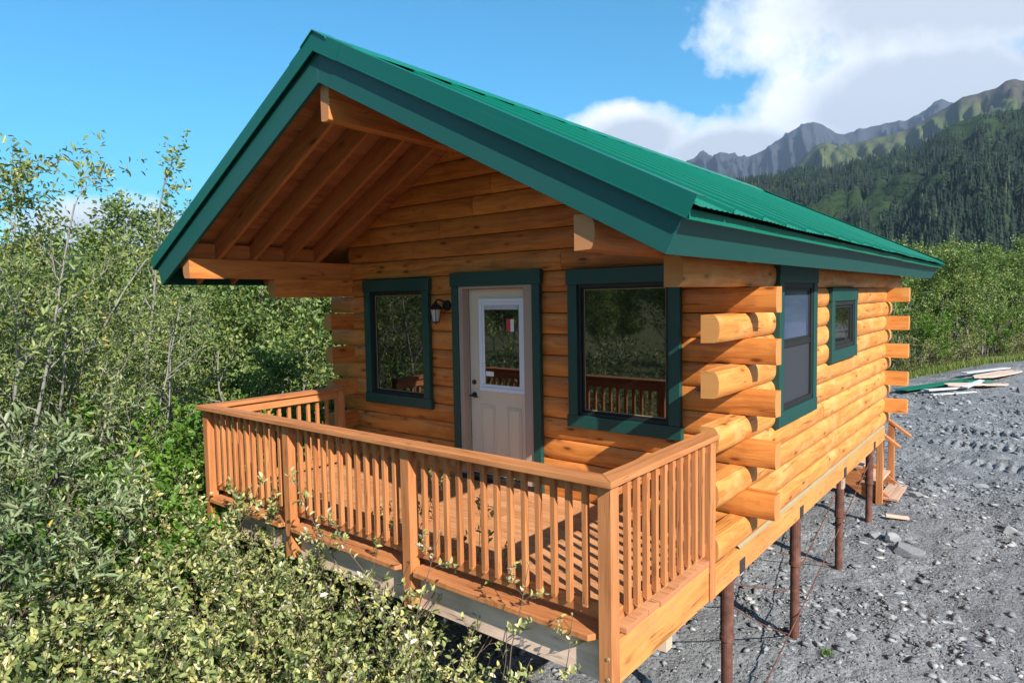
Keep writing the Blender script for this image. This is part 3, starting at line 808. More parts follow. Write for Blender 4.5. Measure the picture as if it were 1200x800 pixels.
# ------------------------------------------------------------------ ground
def gravel_mask_xy(x, y):
    xb = np.maximum(1.0 + .8 * fbm(y * .5, x * .2, 3, 3), 3.0 + .37 * (y - 20.3))
    xb = np.where(y < -2.6, 3.4 + .25 * (-y - 2.6), xb)
    return x - xb
def mk_ground():
    m, t = newmat('ground'); p = t.geo(); s = t.sep(p)
    gm = t.n('ShaderNodeAttribute', _attribute_name='gravel').outputs['Fac']
    edge = t.math('ADD', gm, t.math('MULTIPLY', t.math('SUBTRACT', t.noise(p, 2.2, 5, .6), .5), 1.6))
    gf = t.ramp(t.math('ADD', t.math('MULTIPLY', edge, .8), .5), [(.35, 0.0), (.6, 1.0)])
    flat = t.comb(s[0], s[1], 0.0)
    # stones of three sizes with their own greys
    v1 = t.n('ShaderNodeTexVoronoi', _feature='F1', Vector=flat, Scale=22.0); v2 = t.n('ShaderNodeTexVoronoi', _feature='F1', Vector=flat, Scale=60.0); v3 = t.n('ShaderNodeTexVoronoi', _feature='F1', Vector=flat, Scale=9.0)
    g1 = t.sep(v1.outputs[1])[0]; g2 = t.sep(v2.outputs[1])[0]; g3 = t.sep(v3.outputs[1])[0]
    st = t.mix(.5, t.ramp(g1, [(.0, (.12, .122, .128)), (.55, (.25, .252, .256)), (1., (.46, .46, .45))]), t.ramp(g2, [(.0, (.09, .095, .10)), (.6, (.20, .205, .215)), (1., (.38, .38, .37))]))
    st = t.mix(t.ramp(g3, [(.78, 0.0), (.9, .6)]), st, t.ramp(g3, [(.78, (.12, .125, .135)), (1., (.34, .34, .33))]))
    fine = t.noise(p, 180, 3, .7); med = t.noise(p, .9, 6, .6); lo = t.noise(p, .22, 4, .55)
    sand = t.mix(fine, (.095, .098, .103), (.225, .227, .230))
    mfac = t.ramp(t.noise(p, 1.7, 5, .62), [(.40, 0.0), (.58, 1.0)])
    gc = t.mix(mfac, st, sand)
    gc = t.mix(t.math('MULTIPLY', t.ramp(med, [(.4, 0.0), (.65, 1.0)]), .6), gc, (.105, .108, .115))
    gc = t.mix(t.math('MULTIPLY', t.ramp(lo, [(.45, 0.0), (.6, 1.0)]), .22), gc, (.26, .255, .245))
    soil = t.mix(t.noise(p, 14, 5, .65), (.020, .016, .010), (.070, .060, .030))
    soil = t.mix(t.ramp(t.noise(p, 3, 5, .6), [(.45, 0.0), (.6, .8)]), soil, (.035, .060, .015))
    far = t.math('MULTIPLY', t.math('SUBTRACT', t.n('ShaderNodeVectorMath', _operation='LENGTH', i0=p).outputs['Value'], 25.0), .03, clamp=True)
    grass = t.mix(t.noise(p, .15, 5, .6), (.060, .080, .022), (.17, .15, .055))
    south = t.math('MULTIPLY', t.math('SUBTRACT', -7.0, s[1]), .5, clamp=True); far = t.math('MAXIMUM', far, south)
    soil = t.mix(far, soil, grass)
    c = t.mix(gf, soil, gc)
    h = t.math('ADD', t.math('MULTIPLY', t.math('SUBTRACT', 1.0, v1.outputs[0]), .9), t.math('ADD', t.math('MULTIPLY', t.math('SUBTRACT', 1.0, v2.outputs[0]), .35), t.math('MULTIPLY', fine, .15)))
    h = t.math('ADD', h, t.math('MULTIPLY', med, 1.5))
    t.out(t.pbsdf(c, .85, t.bump(h, .9, .02), spec=.25).outputs[0]); return m
M['ground'] = mk_ground()
def axis_pts(lo, hi, step, far):
    a = list(np.arange(lo, hi, step)); s = step; v = a[-1]
    while v < far: s *= 1.22; v += s; a.append(v)
    s = step; v = a[0]; pre = []
    while v > -far: s *= 1.22; v -= s; pre.append(v)
    return np.array(pre[::-1] + a)
gx, gy = axis_pts(.5, 10.5, .045, 7500), axis_pts(-4, 21, .055, 7500)
X, Y = np.meshgrid(gx, gy, indexing='ij')
Zg = gz(X, Y)
gmk = gravel_mask_xy(X, Y)
near = np.clip(gmk, 0, 1) * np.clip(1 - (np.hypot(X - 5, Y - 6) - 20) / 20, 0, 1)
# lumps, and the cleat prints of a digger's track crossing the yard
Zg = Zg + near * (.040 * fbm(X * 3.0, Y * 3.0, 4, 21) + .022 * fbm(X * 12, Y * 12, 2, 31))
def track(X, Y, x0, y0, ang, w):
    ca, sa = math.cos(ang), math.sin(ang); u = (X - x0) * ca + (Y - y0) * sa; v = -(X - x0) * sa + (Y - y0) * ca + .012 * u * u
    m_ = np.exp(-(v / w) ** 4) * np.clip((u + .3), 0, 1)
    return m_ * (np.where((u / .17) % 1 < .45, 1, -.6)) * .045 - m_ * .03
for (x0, y0, a_, w_) in ((4.6, 12.0, .10, .28), (4.7, 10.5, .02, .30), (4.8, 9.1, -.08, .26), (5.6, 15.2, .2, .28)):
    Zg = Zg + near * track(X, Y, x0, y0, a_, w_)
Zg = np.where(np.hypot(X, Y) > 900, Zg - (np.hypot(X, Y) - 900) * .002, Zg)
nx, ny = X.shape
I = np.arange(nx * ny).reshape(nx, ny)
Fg = np.stack([I[:-1, :-1], I[1:, :-1], I[1:, 1:], I[:-1, 1:]], -1).reshape(-1, 4)
go = npmesh('ground', np.stack([X, Y, Zg], -1).reshape(-1, 3), Fg, M['ground'], {'gravel': ('POINT', gmk.ravel())}, smooth=True)
tag(go, kind='structure')

# ------------------------------------------------------------------ loose stones (uncountable) and rocks
def mk_rock():
    m, t = newmat('grey rock'); p = t.obj()
    r_ = t.n('ShaderNodeAttribute', _attribute_name='lc').outputs['Fac']
    c = t.ramp(r_, [(.0, (.085, .09, .10)), (.5, (.20, .205, .215)), (.85, (.33, .33, .325)), (1., (.46, .45, .42))])
    n = t.noise(p, 14, 5, .65); c = t.mix(t.math('MULTIPLY', n, .5), c, (.13, .135, .145))
    vein = t.ramp(t.noise(t.n('ShaderNodeMapping', Vector=p, Scale=(1, 3, 9)).outputs[0], 5, 3, .5), [(.60, 0.0), (.64, .5)])
    c = t.mix(vein, c, (.42, .41, .39))
    t.out(t.pbsdf(c, .8, t.bump(n, .5, .01), spec=.3).outputs[0]); return m
M['rock'] = mk_rock()
ico = []
def ico_pts():
    f_ = (1 + 5 ** .5) / 2
    v = [(-1, f_, 0), (1, f_, 0), (-1, -f_, 0), (1, -f_, 0), (0, -1, f_), (0, 1, f_), (0, -1, -f_), (0, 1, -f_), (f_, 0, -1), (f_, 0, 1), (-f_, 0, -1), (-f_, 0, 1)]
    F = [(0, 11, 5), (0, 5, 1), (0, 1, 7), (0, 7, 10), (0, 10, 11), (1, 5, 9), (5, 11, 4), (11, 10, 2), (10, 7, 6), (7, 1, 8), (3, 9, 4), (3, 4, 2), (3, 2, 6), (3, 6, 8), (3, 8, 9), (4, 9, 5), (2, 4, 11), (6, 2, 10), (8, 6, 7), (9, 8, 1)]
    v = np.array(v, float); return v / np.linalg.norm(v[0]), np.array(F)
IV, IF = ico_pts()
OV = np.array([(1, 0, 0), (-1, 0, 0), (0, 1, 0), (0, -1, 0), (.25, .2, 1), (-.2, -.2, -1), (.62, .60, .35), (-.65, -.5, .45)], float)
OF = np.array([(6, 2, 4), (6, 4, 0), (6, 0, 2), (0, 5, 2), (4, 2, 7), (2, 1, 7), (4, 7, 3), (7, 1, 3), (0, 4, 3), (0, 3, 5), (1, 5, 3), (1, 2, 5)])
NV, NF = len(OV), len(OF)
g = np.random.default_rng(4)
def sample_ground(n, x0, x1, y0, y1):
    x = g.uniform(x0, x1, n); y = g.uniform(y0, y1, n); k = gravel_mask_xy(x, y) > g.uniform(-.3, .5, n); return x[k], y[k]
xs, ys_ = [], []
for n, bx in ((26000, (1.5, 8, -3, 3)), (26000, (2.5, 8.5, 2, 8)), (16000, (2, 9, 8, 18)), (4500, (2, 10, 18, 34))):
    a_, b_ = sample_ground(n, *bx); xs.append(a_); ys_.append(b_)
xs = np.concatenate(xs); ys_ = np.concatenate(ys_)
clump = fbm(xs * .9, ys_ * .9, 3, 55); keep = clump + g.uniform(-.5, .5, len(xs)) > -.15; xs, ys_ = xs[keep], ys_[keep]
n = len(xs); size = .005 + .006 * g.pareto(2.0, n); size = np.clip(size, .006, .055)
size *= np.where(ys_ > 10, 1.5, 1)
sc = size[:, None] * g.uniform(.55, 1.25, (n, 3)); sc[:, 2] *= .5; sc[:, 0] *= 1.25
ang = g.uniform(0, 6.28, n); c_, s_ = np.cos(ang), np.sin(ang)
V = (OV[None] + g.uniform(-.24, .24, (n, NV, 3))) * sc[:, None, :]
Vx = V[..., 0] * c_[:, None] - V[..., 1] * s_[:, None] + xs[:, None]; Vy = V[..., 0] * s_[:, None] + V[..., 1] * c_[:, None] + ys_[:, None]
ix = np.clip(np.searchsorted(gx, xs), 0, nx - 1); iy = np.clip(np.searchsorted(gy, ys_), 0, ny - 1)
Vz = V[..., 2] + (Zg[ix, iy] + sc[:, 2] * .25)[:, None]
F = (OF[None] + (np.arange(n) * NV)[:, None, None]).reshape(-1, 3)
lc = np.repeat(np.clip(g.normal(.50, .30, n), 0, 1), NF)
o = npmesh('loose_gravel', np.stack([Vx, Vy, Vz], -1).reshape(-1, 3), F, M['rock'], {'lc': ('FACE', lc)}); tag(o, kind='stuff')

import bmesh
def rock(x, y, sx, sy, sz, rz, lab, tone=.5, seed=0, group='larger rocks lying on the gravel yard'):
    bm = bmesh.new(); bmesh.ops.create_icosphere(bm, subdivisions=4, radius=1)
    rg = np.random.default_rng(seed); planes = rg.normal(size=(14, 3)); planes /= np.linalg.norm(planes, axis=1)[:, None]; dd = rg.uniform(.40, .78, 14)
    for v in bm.verts:
        for pl_, d_ in zip(planes, dd):
            q = v.co.dot(Vector(pl_));
            if q > d_: v.co -= Vector(pl_) * (q - d_)
    co = np.array([v.co[:] for v in bm.verts]); nn = fbm(co[:, 0] * 3 + seed, co[:, 1] * 3 + co[:, 2] * 2, 3, seed)
    for v, k in zip(bm.verts, nn): v.co *= 1.25 * (1 + .035 * k)
    me = bpy.data.meshes.new('rock'); bm.to_mesh(me); bm.free(); me.materials.append(M['rock'])
    a = me.attributes.new('lc', 'FLOAT', 'FACE'); a.data.foreach_set('value', np.full(len(me.polygons), tone, np.float32))
    o = bpy.data.objects.new('rock', me); col.objects.link(o); o.location = (x, y, float(gz(x, y)) + sz * .35); o.scale = (sx, sy, sz); o.rotation_euler = (0, .1, rz)
    tag(o, lab, 'rock', group)
for i, a in enumerate([
    (3.72, .90, .20, .15, .11, .9, 'big slanted grey rock just past the end of the deck rim', .45), (5.02, 4.78, .10, .09, .08, .3, 'pale rock, left one of the three in a row on the gravel', .85),
    (5.20, 4.72, .11, .09, .08, 1.3, 'light grey rock in the middle of the row of three', .78), (5.43, 4.50, .17, .13, .10, .4, 'large flat grey rock at the right end of the row of three', .48),
    (6.42, 5.75, .10, .08, .06, .2, 'pale rock at the right edge of the yard, lower of the pair', .8), (6.40, 5.95, .07, .05, .06, 2.2, 'small dark rock touching a pale one at the right edge', .25),
    (6.0, 7.6, .09, .07, .04, .2, 'flat pale stone in the yard level with the back stairs', .75), (5.55, 2.55, .07, .06, .05, .4, 'pale fist sized rock near the second pile', .8),
    (5.25, 1.95, .08, .07, .04, 1.4, 'pale half buried rock close to the foot of the second pile', .85), (5.25, 6.6, .12, .07, .05, .2, 'flat pale rock beside the bottom stair tread', .7),
    (4.75, 4.2, .07, .05, .05, .7, 'dark rock between the second and third piles', .3), (4.5, .4, .07, .06, .05, .7, 'small grey rock under the edge of the cabin by the first pile', .5),
    (6.1, 3.0, .08, .05, .04, 2.7, 'wedge shaped grey stone out on the open yard at lower right', .55), (5.7, 12.2, .16, .10, .06, .3, 'dark rock lying past the tyre prints', .3), (4.4, 14.6, .14, .12, .07, .3, 'rock in front of the scrap pile', .6),
    (6.3, 19.2, .25, .18, .14, .4, 'dark rock at the right end of the scrap pile', .15)]): rock(*a, seed=i + 3)
# a cut off board on the ground
b = MB(); b.box((0, 0, 0), (.30, .075, .035), axis=0); o = b.build('wood_offcut', M['greyrim'], bevel=.004); o.location = (5.02, 5.45, float(gz(5.1, 5.5)) + .03); o.rotation_euler = (.05, .05, .35)
tag(o, 'short weathered board offcut lying on the gravel between the back piles', 'board')

M['scrap'] = wood('pale scrap plywood', (.62, .46, .37), (.50, .34, .26), (.6, .5, .4), knot=.1, grain=.6, rough=.7, tone=.2)
M['scrapwhite'] = paint('weathered white board', (.55, .55, .52), .6, .5)
# scrap pile of sheet metal and boards
def slab(name, c, L, W, H, rz, mat, lab, cat, rx=0.0, ry=0.0, dz=0.05, ragged=False):
    b = MB()
    if ragged:
        rg = random.Random(hash(lab) % 1000); n = 12; pr = []
        for i in range(n):
            a = 6.283 * i / n; pr.append((L / 2 * max(-1, min(1, 1.25 * math.cos(a))) * rg.uniform(.85, 1), W / 2 * max(-1, min(1, 1.25 * math.sin(a))) * rg.uniform(.8, 1)))
        b.prism(pr, 0, H, lambda a, c_, t: (a, c_, t), end=0)
    else: b.box((-L / 2, -W / 2, 0), (L / 2, W / 2, H), axis=0)
    o = b.build(name, mat, bevel=.003); o.location = (c[0], c[1], float(gz(*c)) + dz); o.rotation_euler = (rx, ry, rz); tag(o, lab, cat, 'scrap building material in a heap on the yard')
slab('metal_sheet', (4.30, 18.9), 4.3, .42, .02, 1.17, M['metal'], 'long green metal sheet lying across the back of the scrap heap', 'metal sheet', dz=.08, ry=-.01)
slab('plank', (4.45, 17.9), 1.5, .20, .04, 1.05, M['scrapwhite'], 'white board at the near left end of the scrap heap', 'board', dz=.08, ry=.02)
slab('plank', (4.72, 17.6), 1.6, .12, .03, .95, M['scrapwhite'], 'thin white strip lying on the gravel in front of the scrap heap', 'board', dz=.03)
slab('plywood_scrap', (4.88, 18.9), 1.2, .42, .03, .7, M['scrap'], 'pinkish plywood piece in the middle of the scrap heap', 'plywood', dz=.10, rx=.08, ragged=True)
slab('plank', (5.10, 19.0), 1.7, .16, .03, 1.38, M['scrapwhite'], 'white plank slanting out of the middle of the scrap heap', 'board', dz=.14, rx=.10, ry=-.03)
slab('plywood_scrap', (5.55, 21.1), 2.9, .55, .04, 1.22, M['scrap'], 'large pink board at the far right of the scrap heap', 'plywood', dz=.12, rx=.04, ragged=True)
slab('plank', (5.25, 21.6), 2.6, .22, .03, 1.16, M['scrapwhite'], 'long white board behind the pink one on the scrap heap', 'board', dz=.12)
slab('metal_sheet', (5.20, 19.6), .8, .28, .02, .6, M['metal'], 'short scrap of green metal poking out of the heap', 'metal sheet', dz=.12, rx=.1)
slab('plywood_scrap', (5.50, 19.6), 1.2, .40, .04, .95, M['scrap'], 'tan plywood scrap at the near right of the heap', 'plywood', dz=.05, ry=.04, ragged=True)

# ------------------------------------------------------------------ vegetation
def mk_leaf(name, stops, trans=.35, rough=.5, under=(1.2, 1.15, 1.15), spec=.35):
    m, t = newmat(name)
    f_ = t.n('ShaderNodeAttribute', _attribute_name='lc').outputs['Fac']
    oi = t.n('ShaderNodeObjectInfo').outputs['Random']
    c = t.ramp(f_, stops)
    c = t.mix(t.math('MULTIPLY', oi, .35), c, t.mix(1.0, c, (1.25, 1.05, .8), 'MULTIPLY'))
    back = t.geo('Backfacing')
    c2 = t.mix(back, c, t.mix(1.0, c, under, 'MULTIPLY'))
    b = t.pbsdf(c2, rough, spec=spec)
    tr = t.t.nodes.new('ShaderNodeBsdfTranslucent'); t.set(tr, 0, t.mix(1.0, c, (1.15, 1.3, .55), 'MULTIPLY'))
    mx = t.t.nodes.new('ShaderNodeMixShader'); mx.inputs[0].default_value = trans
    t.t.links.new(b.outputs[0], mx.inputs[1]); t.t.links.new(tr.outputs[0], mx.inputs[2]); t.out(mx.outputs[0]); return m
M['alder'] = mk_leaf('alder leaf', [(.0, (0.040, 0.081, 0.018)), (.45, (0.144, 0.213, 0.055)), (.78, (0.253, 0.328, 0.103)), (.93, (0.391, 0.414, 0.196)), (1., (0.529, 0.391, 0.081))], .35, .5)
M['willow'] = mk_leaf('silvery willow leaf', [(.0, (0.046, 0.081, 0.032)), (.4, (0.138, 0.190, 0.081)), (.75, (0.276, 0.333, 0.178)), (.94, (0.437, 0.483, 0.310)), (1., (0.460, 0.345, 0.069))], .22, .45, (1.5, 1.45, 1.6))
M['shrub'] = mk_leaf('shrub leaf turning yellow', [(.0, (.035, .062, .020)), (.28, (.120, .165, .045)), (.50, (.235, .285, .085)), (.72, (.38, .40, .15)), (.88, (.56, .50, .16)), (1., (.66, .58, .42))], .30, .5, (1.2, 1.2, 1.5))
M['green_willow'] = mk_leaf('green willow leaf', [(.0, (0.039, 0.071, 0.018)), (.4, (0.138, 0.190, 0.048)), (.75, (0.241, 0.293, 0.098)), (.94, (0.380, 0.402, 0.196)), (1., (0.437, 0.299, 0.057))], .28, .45, (1.4, 1.35, 1.4))
M['bright'] = mk_leaf('bright green leaf', [(.0, (.026, .070, .012)), (.5, (.085, .19, .026)), (.9, (.17, .31, .045)), (1., (.28, .34, .05))], .35, .45)
M['grass'] = mk_leaf('grass blade', [(.0, (.05, .10, .02)), (.5, (.12, .19, .035)), (.8, (.22, .25, .07)), (1., (.36, .32, .14))], .3, .55)
def mk_bark(name, c1, c2):
    m, t = newmat(name); p = t.obj(); n = t.noise(t.n('ShaderNodeMapping', Vector=p, Scale=(1, 1, .3)).outputs[0], 25, 5, .65)
    t.out(t.pbsdf(t.mix(n, c1, c2), .85, t.bump(n, .5, .004), spec=.2).outputs[0]); return m
M['bark'] = mk_bark('pale alder bark', (.10, .09, .075), (.36, .34, .30))
M['twig'] = mk_bark('brown twig', (.060, .038, .026), (.19, .14, .105))

def unit(v): return v / (np.linalg.norm(v, axis=-1, keepdims=True) + 1e-9)
def tube_mesh(paths, k=5):
    Vs, Fs = [], []; off = 0
    ca = np.cos(np.arange(k) * 2 * np.pi / k); sa = np.sin(np.arange(k) * 2 * np.pi / k)
    for P_, R_ in paths:
        P_ = np.asarray(P_); n = len(P_); d = unit(np.gradient(P_, axis=0))
        ref = np.where(np.abs(d[:, 2:3]) > .9, np.array([[1., 0, 0]]), np.array([[0., 0, 1.]]))
        x = unit(np.cross(d, ref)); y = np.cross(d, x)
        ring = P_[:, None] + np.asarray(R_)[:, None, None] * (x[:, None] * ca[None, :, None] + y[:, None] * sa[None, :, None])
        Vs.append(ring.reshape(-1, 3)); I = np.arange(n * k).reshape(n, k) + off
        J = np.roll(I, -1, 1); Fs.append(np.stack([I[:-1], J[:-1], J[1:], I[1:]], -1).reshape(-1, 4)); off += n * k
    return np.concatenate(Vs), np.concatenate(Fs)
def leaf_mesh(pos, dirv, nrm, L, W, rg, fold=.25, curl=.15):
    """pointed oval leaves, 6 verts and 2 quads each, folded along the midrib and curling at the tip"""
    n = len(pos); d = unit(dirv); s = unit(np.cross(nrm, d)); u = np.cross(d, s)
    L = L[:, None]; W = W[:, None]
    base = pos; tip = pos + d * L - u * L * curl
    l1 = pos + d * L * .28 + s * W * .46 + u * W * fold; l2 = pos + d * L * .66 + s * W * .42 + u * (W * fold - L * curl * .3)
    r1 = pos + d * L * .28 - s * W * .46 + u * W * fold; r2 = pos + d * L * .66 - s * W * .42 + u * (W * fold - L * curl * .3)
    V = np.stack([base, l1, l2, tip, r2, r1], 1).reshape(-1, 3)
    o = (np.arange(n) * 6)[:, None]
    F = np.concatenate([o + np.array([[0, 3, 2, 1]]), o + np.array([[0, 5, 4, 3]])], 1).reshape(-1, 4)
    return V, F
def rot_about(v, axis, ang):
    c, s = np.cos(ang), np.sin(ang); return v * c + np.cross(axis, v) * s + axis * (axis @ v) * (1 - c)
def grow(p, d, L, r, n, rg, wander=.18, up=.10, taper=.25):
    pts = [np.array(p, float)]; dd = unit(np.array(d, float)); st = L / n
    for i in range(n):
        dd = unit(dd + rg.normal(0, wander, 3) + np.array([0, 0, up])); pts.append(pts[-1] + dd * st)
    return np.array(pts), np.linspace(r, r * taper, n + 1)
def make_plant(seed, H, stems, lean, base_r, b_per, b_len, s_per, s_len, leaves, ll, lw, first=.2, tone=(.5, .22), r0=.03, up=.10, updir=.6, clump=0.0, b_ang=(.6, 1.1), wander=.14, trunk_k=6, hvar=.25, yellow=0.0, tipclump=0):
    rg = np.random.default_rng(seed); paths = []; twigs = []; ctone = []
    for i in range(stems):
        a = 6.283 * i / stems + rg.uniform(-.5, .5); ln = lean * rg.uniform(.3, 1.3)
        h = H * rg.uniform(1 - hvar, 1); p0 = np.array([math.cos(a), math.sin(a), 0]) * base_r * rg.uniform(.2, 1)
        P_, R_ = grow(p0, (math.cos(a) * ln, math.sin(a) * ln, 1), h, r0 * rg.uniform(.7, 1.1), 9, rg, wander, up)
        paths.append((P_, R_))
        nb = max(2, int(b_per * h / H))
        for j in range(nb):
            t_ = first + (1 - first) * (j + rg.uniform(0, 1)) / nb; q = t_ * 9; i0 = min(8, int(q)); fr_ = q - i0
            bp = P_[i0] * (1 - fr_) + P_[i0 + 1] * fr_; td = unit(P_[i0 + 1] - P_[i0]); ax = unit(np.cross(td, rg.normal(size=3)))
            bd = rot_about(td, ax, rg.uniform(*b_ang)); bl = b_len * rg.uniform(.6, 1.15) * (1.1 - .75 * t_)
            br = R_[i0] * .55
            bP, bR = grow(bp, bd, bl, br, 5, rg, wander * 1.2, up * 1.2); paths.append((bP, bR))
            ctn = rg.normal(0, .10)
            for k_ in range(s_per):
                tt = .15 + .85 * (k_ + rg.uniform(0, 1)) / s_per; q = tt * 5; i1 = min(4, int(q)); f2 = q - i1
                sp = bP[i1] * (1 - f2) + bP[i1 + 1] * f2; sd_ = unit(bP[i1 + 1] - bP[i1]); ax = unit(np.cross(sd_, rg.normal(size=3)))
                sdir = rot_about(sd_, ax, rg.uniform(.4, 1.1)); sl = s_len * rg.uniform(.6, 1.2)
                sP, sR = grow(sp, sdir, sl, max(.0018, br * .35), 3, rg, .15, up); paths.append((sP, sR)); twigs.append(sP); ctone.append(ctn + rg.normal(0, .05))
            twigs.append(bP[-3:] if len(bP) > 3 else bP); ctone.append(ctn)
        twigs.append(P_[-3:]); ctone.append(0)
    pos, dr, tn = [], [], []
    for tw, ct in zip(twigs, ctone):
        m_ = max(2, int(leaves * rg.uniform(.7, 1.3))); q = rg.uniform(.1, 1, m_) * (len(tw) - 1); i0 = np.minimum(q.astype(int), len(tw) - 2); fr_ = (q - i0)[:, None]
        p = tw[i0] * (1 - fr_) + tw[i0 + 1] * fr_; td = unit(tw[i0 + 1] - tw[i0]); rd = unit(rg.normal(size=(m_, 3)))
        rd = unit(rd - (rd * td).sum(1, keepdims=True) * td * .6)
        if clump: p = p + rg.normal(0, clump, (m_, 3))
        pos.append(p); dr.append(unit(td * .55 + rd + np.array([0, 0, .25]))); tn.append(np.full(m_, ct))
    pos = np.concatenate(pos); dr = np.concatenate(dr); tn = np.concatenate(tn); n = len(pos)
    out = unit(pos * np.array([1, 1, .3]) - np.array([0, 0, 0])); nr = unit(rg.normal(size=(n, 3)) + np.array([0, 0, updir * 2]) + out * .3)
    nr = unit(nr - (nr * dr).sum(1, keepdims=True) * dr)
    sz = rg.uniform(.42, 1.15, n)
    V, F = leaf_mesh(pos, dr, nr, ll * sz, lw * sz, rg)
    lcv = np.clip(rg.normal(tone[0], tone[1], n) + tn, 0, 1); lcv = np.where(rg.uniform(size=n) < yellow, rg.uniform(.9, 1, n), lcv)
    lcv = np.where((lcv > .9) & (rg.uniform(size=n) < .6), lcv - .3, lcv)
    TV, TF = tube_mesh(paths, trunk_k if H > 3 else 4)
    return (V, F, np.repeat(lcv, 2)), (TV, TF)
PROTO = {}
def proto(key, leafmat, barkmat, **kw):
    (V, F, lcv), (TV, TF) = make_plant(**kw)
    PROTO[key] = (npmesh('crown', V, F, leafmat, {'lc': ('FACE', lcv)}, link=False), npmesh('trunk', TV, TF, barkmat, smooth=True, link=False))
def plant(key, name, x, y, s=1.0, rz=0.0, lab=None, cat='shrub', group=None, z=None, parts=('crown', 'trunk'), sz=None, tilt=(0, 0)):
    root = empty(name, (x, y, (float(gz(x, y)) - .05) if z is None else z)); root.rotation_euler = (tilt[0], tilt[1], rz); root.scale = (s, s, sz or s)
    for me, pn in zip(PROTO[key], parts):
        o = bpy.data.objects.new(pn, me); col.objects.link(o); o.parent = root
    tag(root, lab, cat, group); return root
# alders: tall multi stemmed, small leaves
for i in range(4):
    proto('alder%d' % i, M['alder'], M['bark'], seed=20 + i, H=4.6, stems=4, lean=.30, base_r=.35, b_per=13, b_len=1.7, s_per=7, s_len=.55, leaves=24, ll=.100, lw=.062, first=.22, r0=.045, clump=.09, tone=(.45, .20), yellow=.02, updir=.7)
proto('sparse', M['alder'], M['bark'], seed=41, H=6.2, stems=2, lean=.10, base_r=.2, b_per=16, b_len=1.0, s_per=5, s_len=.4, leaves=11, ll=.085, lw=.05, first=.35, r0=.05, clump=.04, tone=(.68, .2), wander=.07, b_ang=(.4, .8))
for i in range(2):
    proto('willow%d' % i, M['willow'], M['twig'], seed=50 + i, H=3.4, stems=6, lean=.42, base_r=.30, b_per=12, b_len=1.15, s_per=6, s_len=.38, leaves=13, ll=.095, lw=.026, first=.18, r0=.022, clump=.015, tone=(.50, .2), yellow=.02)
for i in range(2):
    proto('gwillow%d' % i, M['green_willow'], M['bark'], seed=90 + i, H=3.6, stems=5, lean=.36, base_r=.30, b_per=13, b_len=1.2, s_per=7, s_len=.40, leaves=22, ll=.060, lw=.021, first=.15, r0=.026, clump=.03, tone=(.5, .22), yellow=.03, updir=.3)
for i in range(3):
    proto('shrub%d' % i, M['shrub'], M['twig'], seed=60 + i, H=1.58, stems=16, lean=.50, base_r=.25, b_per=9, b_len=.42, s_per=4, s_len=.17, leaves=13, ll=.043, lw=.021, first=.12, r0=.009, tone=(.48, .30), yellow=.07, up=.14, updir=.0, hvar=.42)
proto('sprig', M['shrub'], M['twig'], seed=70, H=1.9, stems=7, lean=.20, base_r=.25, b_per=9, b_len=.26, s_per=2, s_len=.10, leaves=6, ll=.036, lw=.018, first=.40, r0=.006, tone=(.78, .2), yellow=.15, up=.1)
for i in range(2):
    proto('bright%d' % i, M['bright'], M['twig'], seed=80 + i, H=2.0, stems=9, lean=.42, base_r=.3, b_per=9, b_len=.6, s_per=5, s_len=.22, leaves=13, ll=.066, lw=.036, first=.25, r0=.011, tone=(.66, .22), yellow=.02)

r3 = random.Random(12)
def R_(): return r3.uniform(0, 6.28)
# foreground thicket
fg = [
 ('shrub0', 4.05, -3.15, 1.00, 'yellow green shrub nearest the bottom edge, below the corner post'), ('shrub1', 3.45, -2.75, .98, 'leafy shrub against the grey rim board under the middle railing posts'),
 ('shrub2', 3.75, -3.75, 1.12, 'pale green shrub at the bottom of the picture left of the corner post'), ('shrub0', 2.85, -2.70, 1.05, 'shrub growing up against the rim left of the second railing post'),
 ('shrub1', 3.10, -3.45, 1.18, 'mottled yellow and green shrub in the middle of the near thicket'), ('shrub2', 3.30, -4.20, 1.30, 'broad leaved shrub with yellow tips at the bottom edge of the picture'),
 ('shrub0', 2.30, -2.80, 1.12, 'grey green shrub brushing the deck below the left railing bay'), ('shrub2', 2.45, -3.50, 1.25, 'dense yellowing shrub in the second row out from the deck'),
 ('shrub1', 2.60, -4.30, 1.38, 'yellow flecked shrub left of the bottom centre of the thicket'), ('shrub0', 1.75, -2.75, 1.15, 'shrub hiding the rim under the leftmost railing bay'),
 ('shrub1', 1.80, -3.50, 1.30, 'green shrub with brown stems in the middle left of the thicket'), ('shrub0', 1.90, -4.35, 1.42, 'leafy shrub at lower left in front of the silvery willow'),
 ('shrub2', 1.15, -2.85, 1.22, 'shrub with a few yellow leaves beside the left corner of the deck'), ('shrub2', 2.75, -5.00, 1.42, 'big leaved shrub in the bottom left corner of the picture'),
 ('shrub1', 1.10, -3.70, 1.35, 'darker green shrub between the bright bushes and the near thicket'), ('shrub0', 3.35, -4.95, 1.36, 'nearest shrub, its leaves largest in the bottom left corner')]
fg += [('shrub2', 2.75, -2.42, 1.10, 'shrub tight against the rim between the two middle railing posts'), ('shrub0', 2.05, -2.40, 1.22, 'shrub covering the foot of the left middle railing post'), ('shrub1', 1.35, -2.42, 1.32, 'shrub at the rim under the left railing bay'),
 ('shrub1', 4.20, -3.60, 1.0, 'scruffy shrub at the bottom edge left of the corner post'), ('shrub2', 3.55, -2.45, .96, 'low shrub under the nosing of the right railing bay'), ('shrub2', .75, -2.42, 1.40, 'shrub under the left end of the railing'), ('shrub0', 4.45, -3.05, .80, 'last low shrub before the bare gravel under the deck')]
for k, x, y, s, lab in fg: plant(k, 'leafy_shrub', x, y, s * .98, R_(), lab, 'shrub', 'shrubs in the thicket below the deck', z=-1.80)
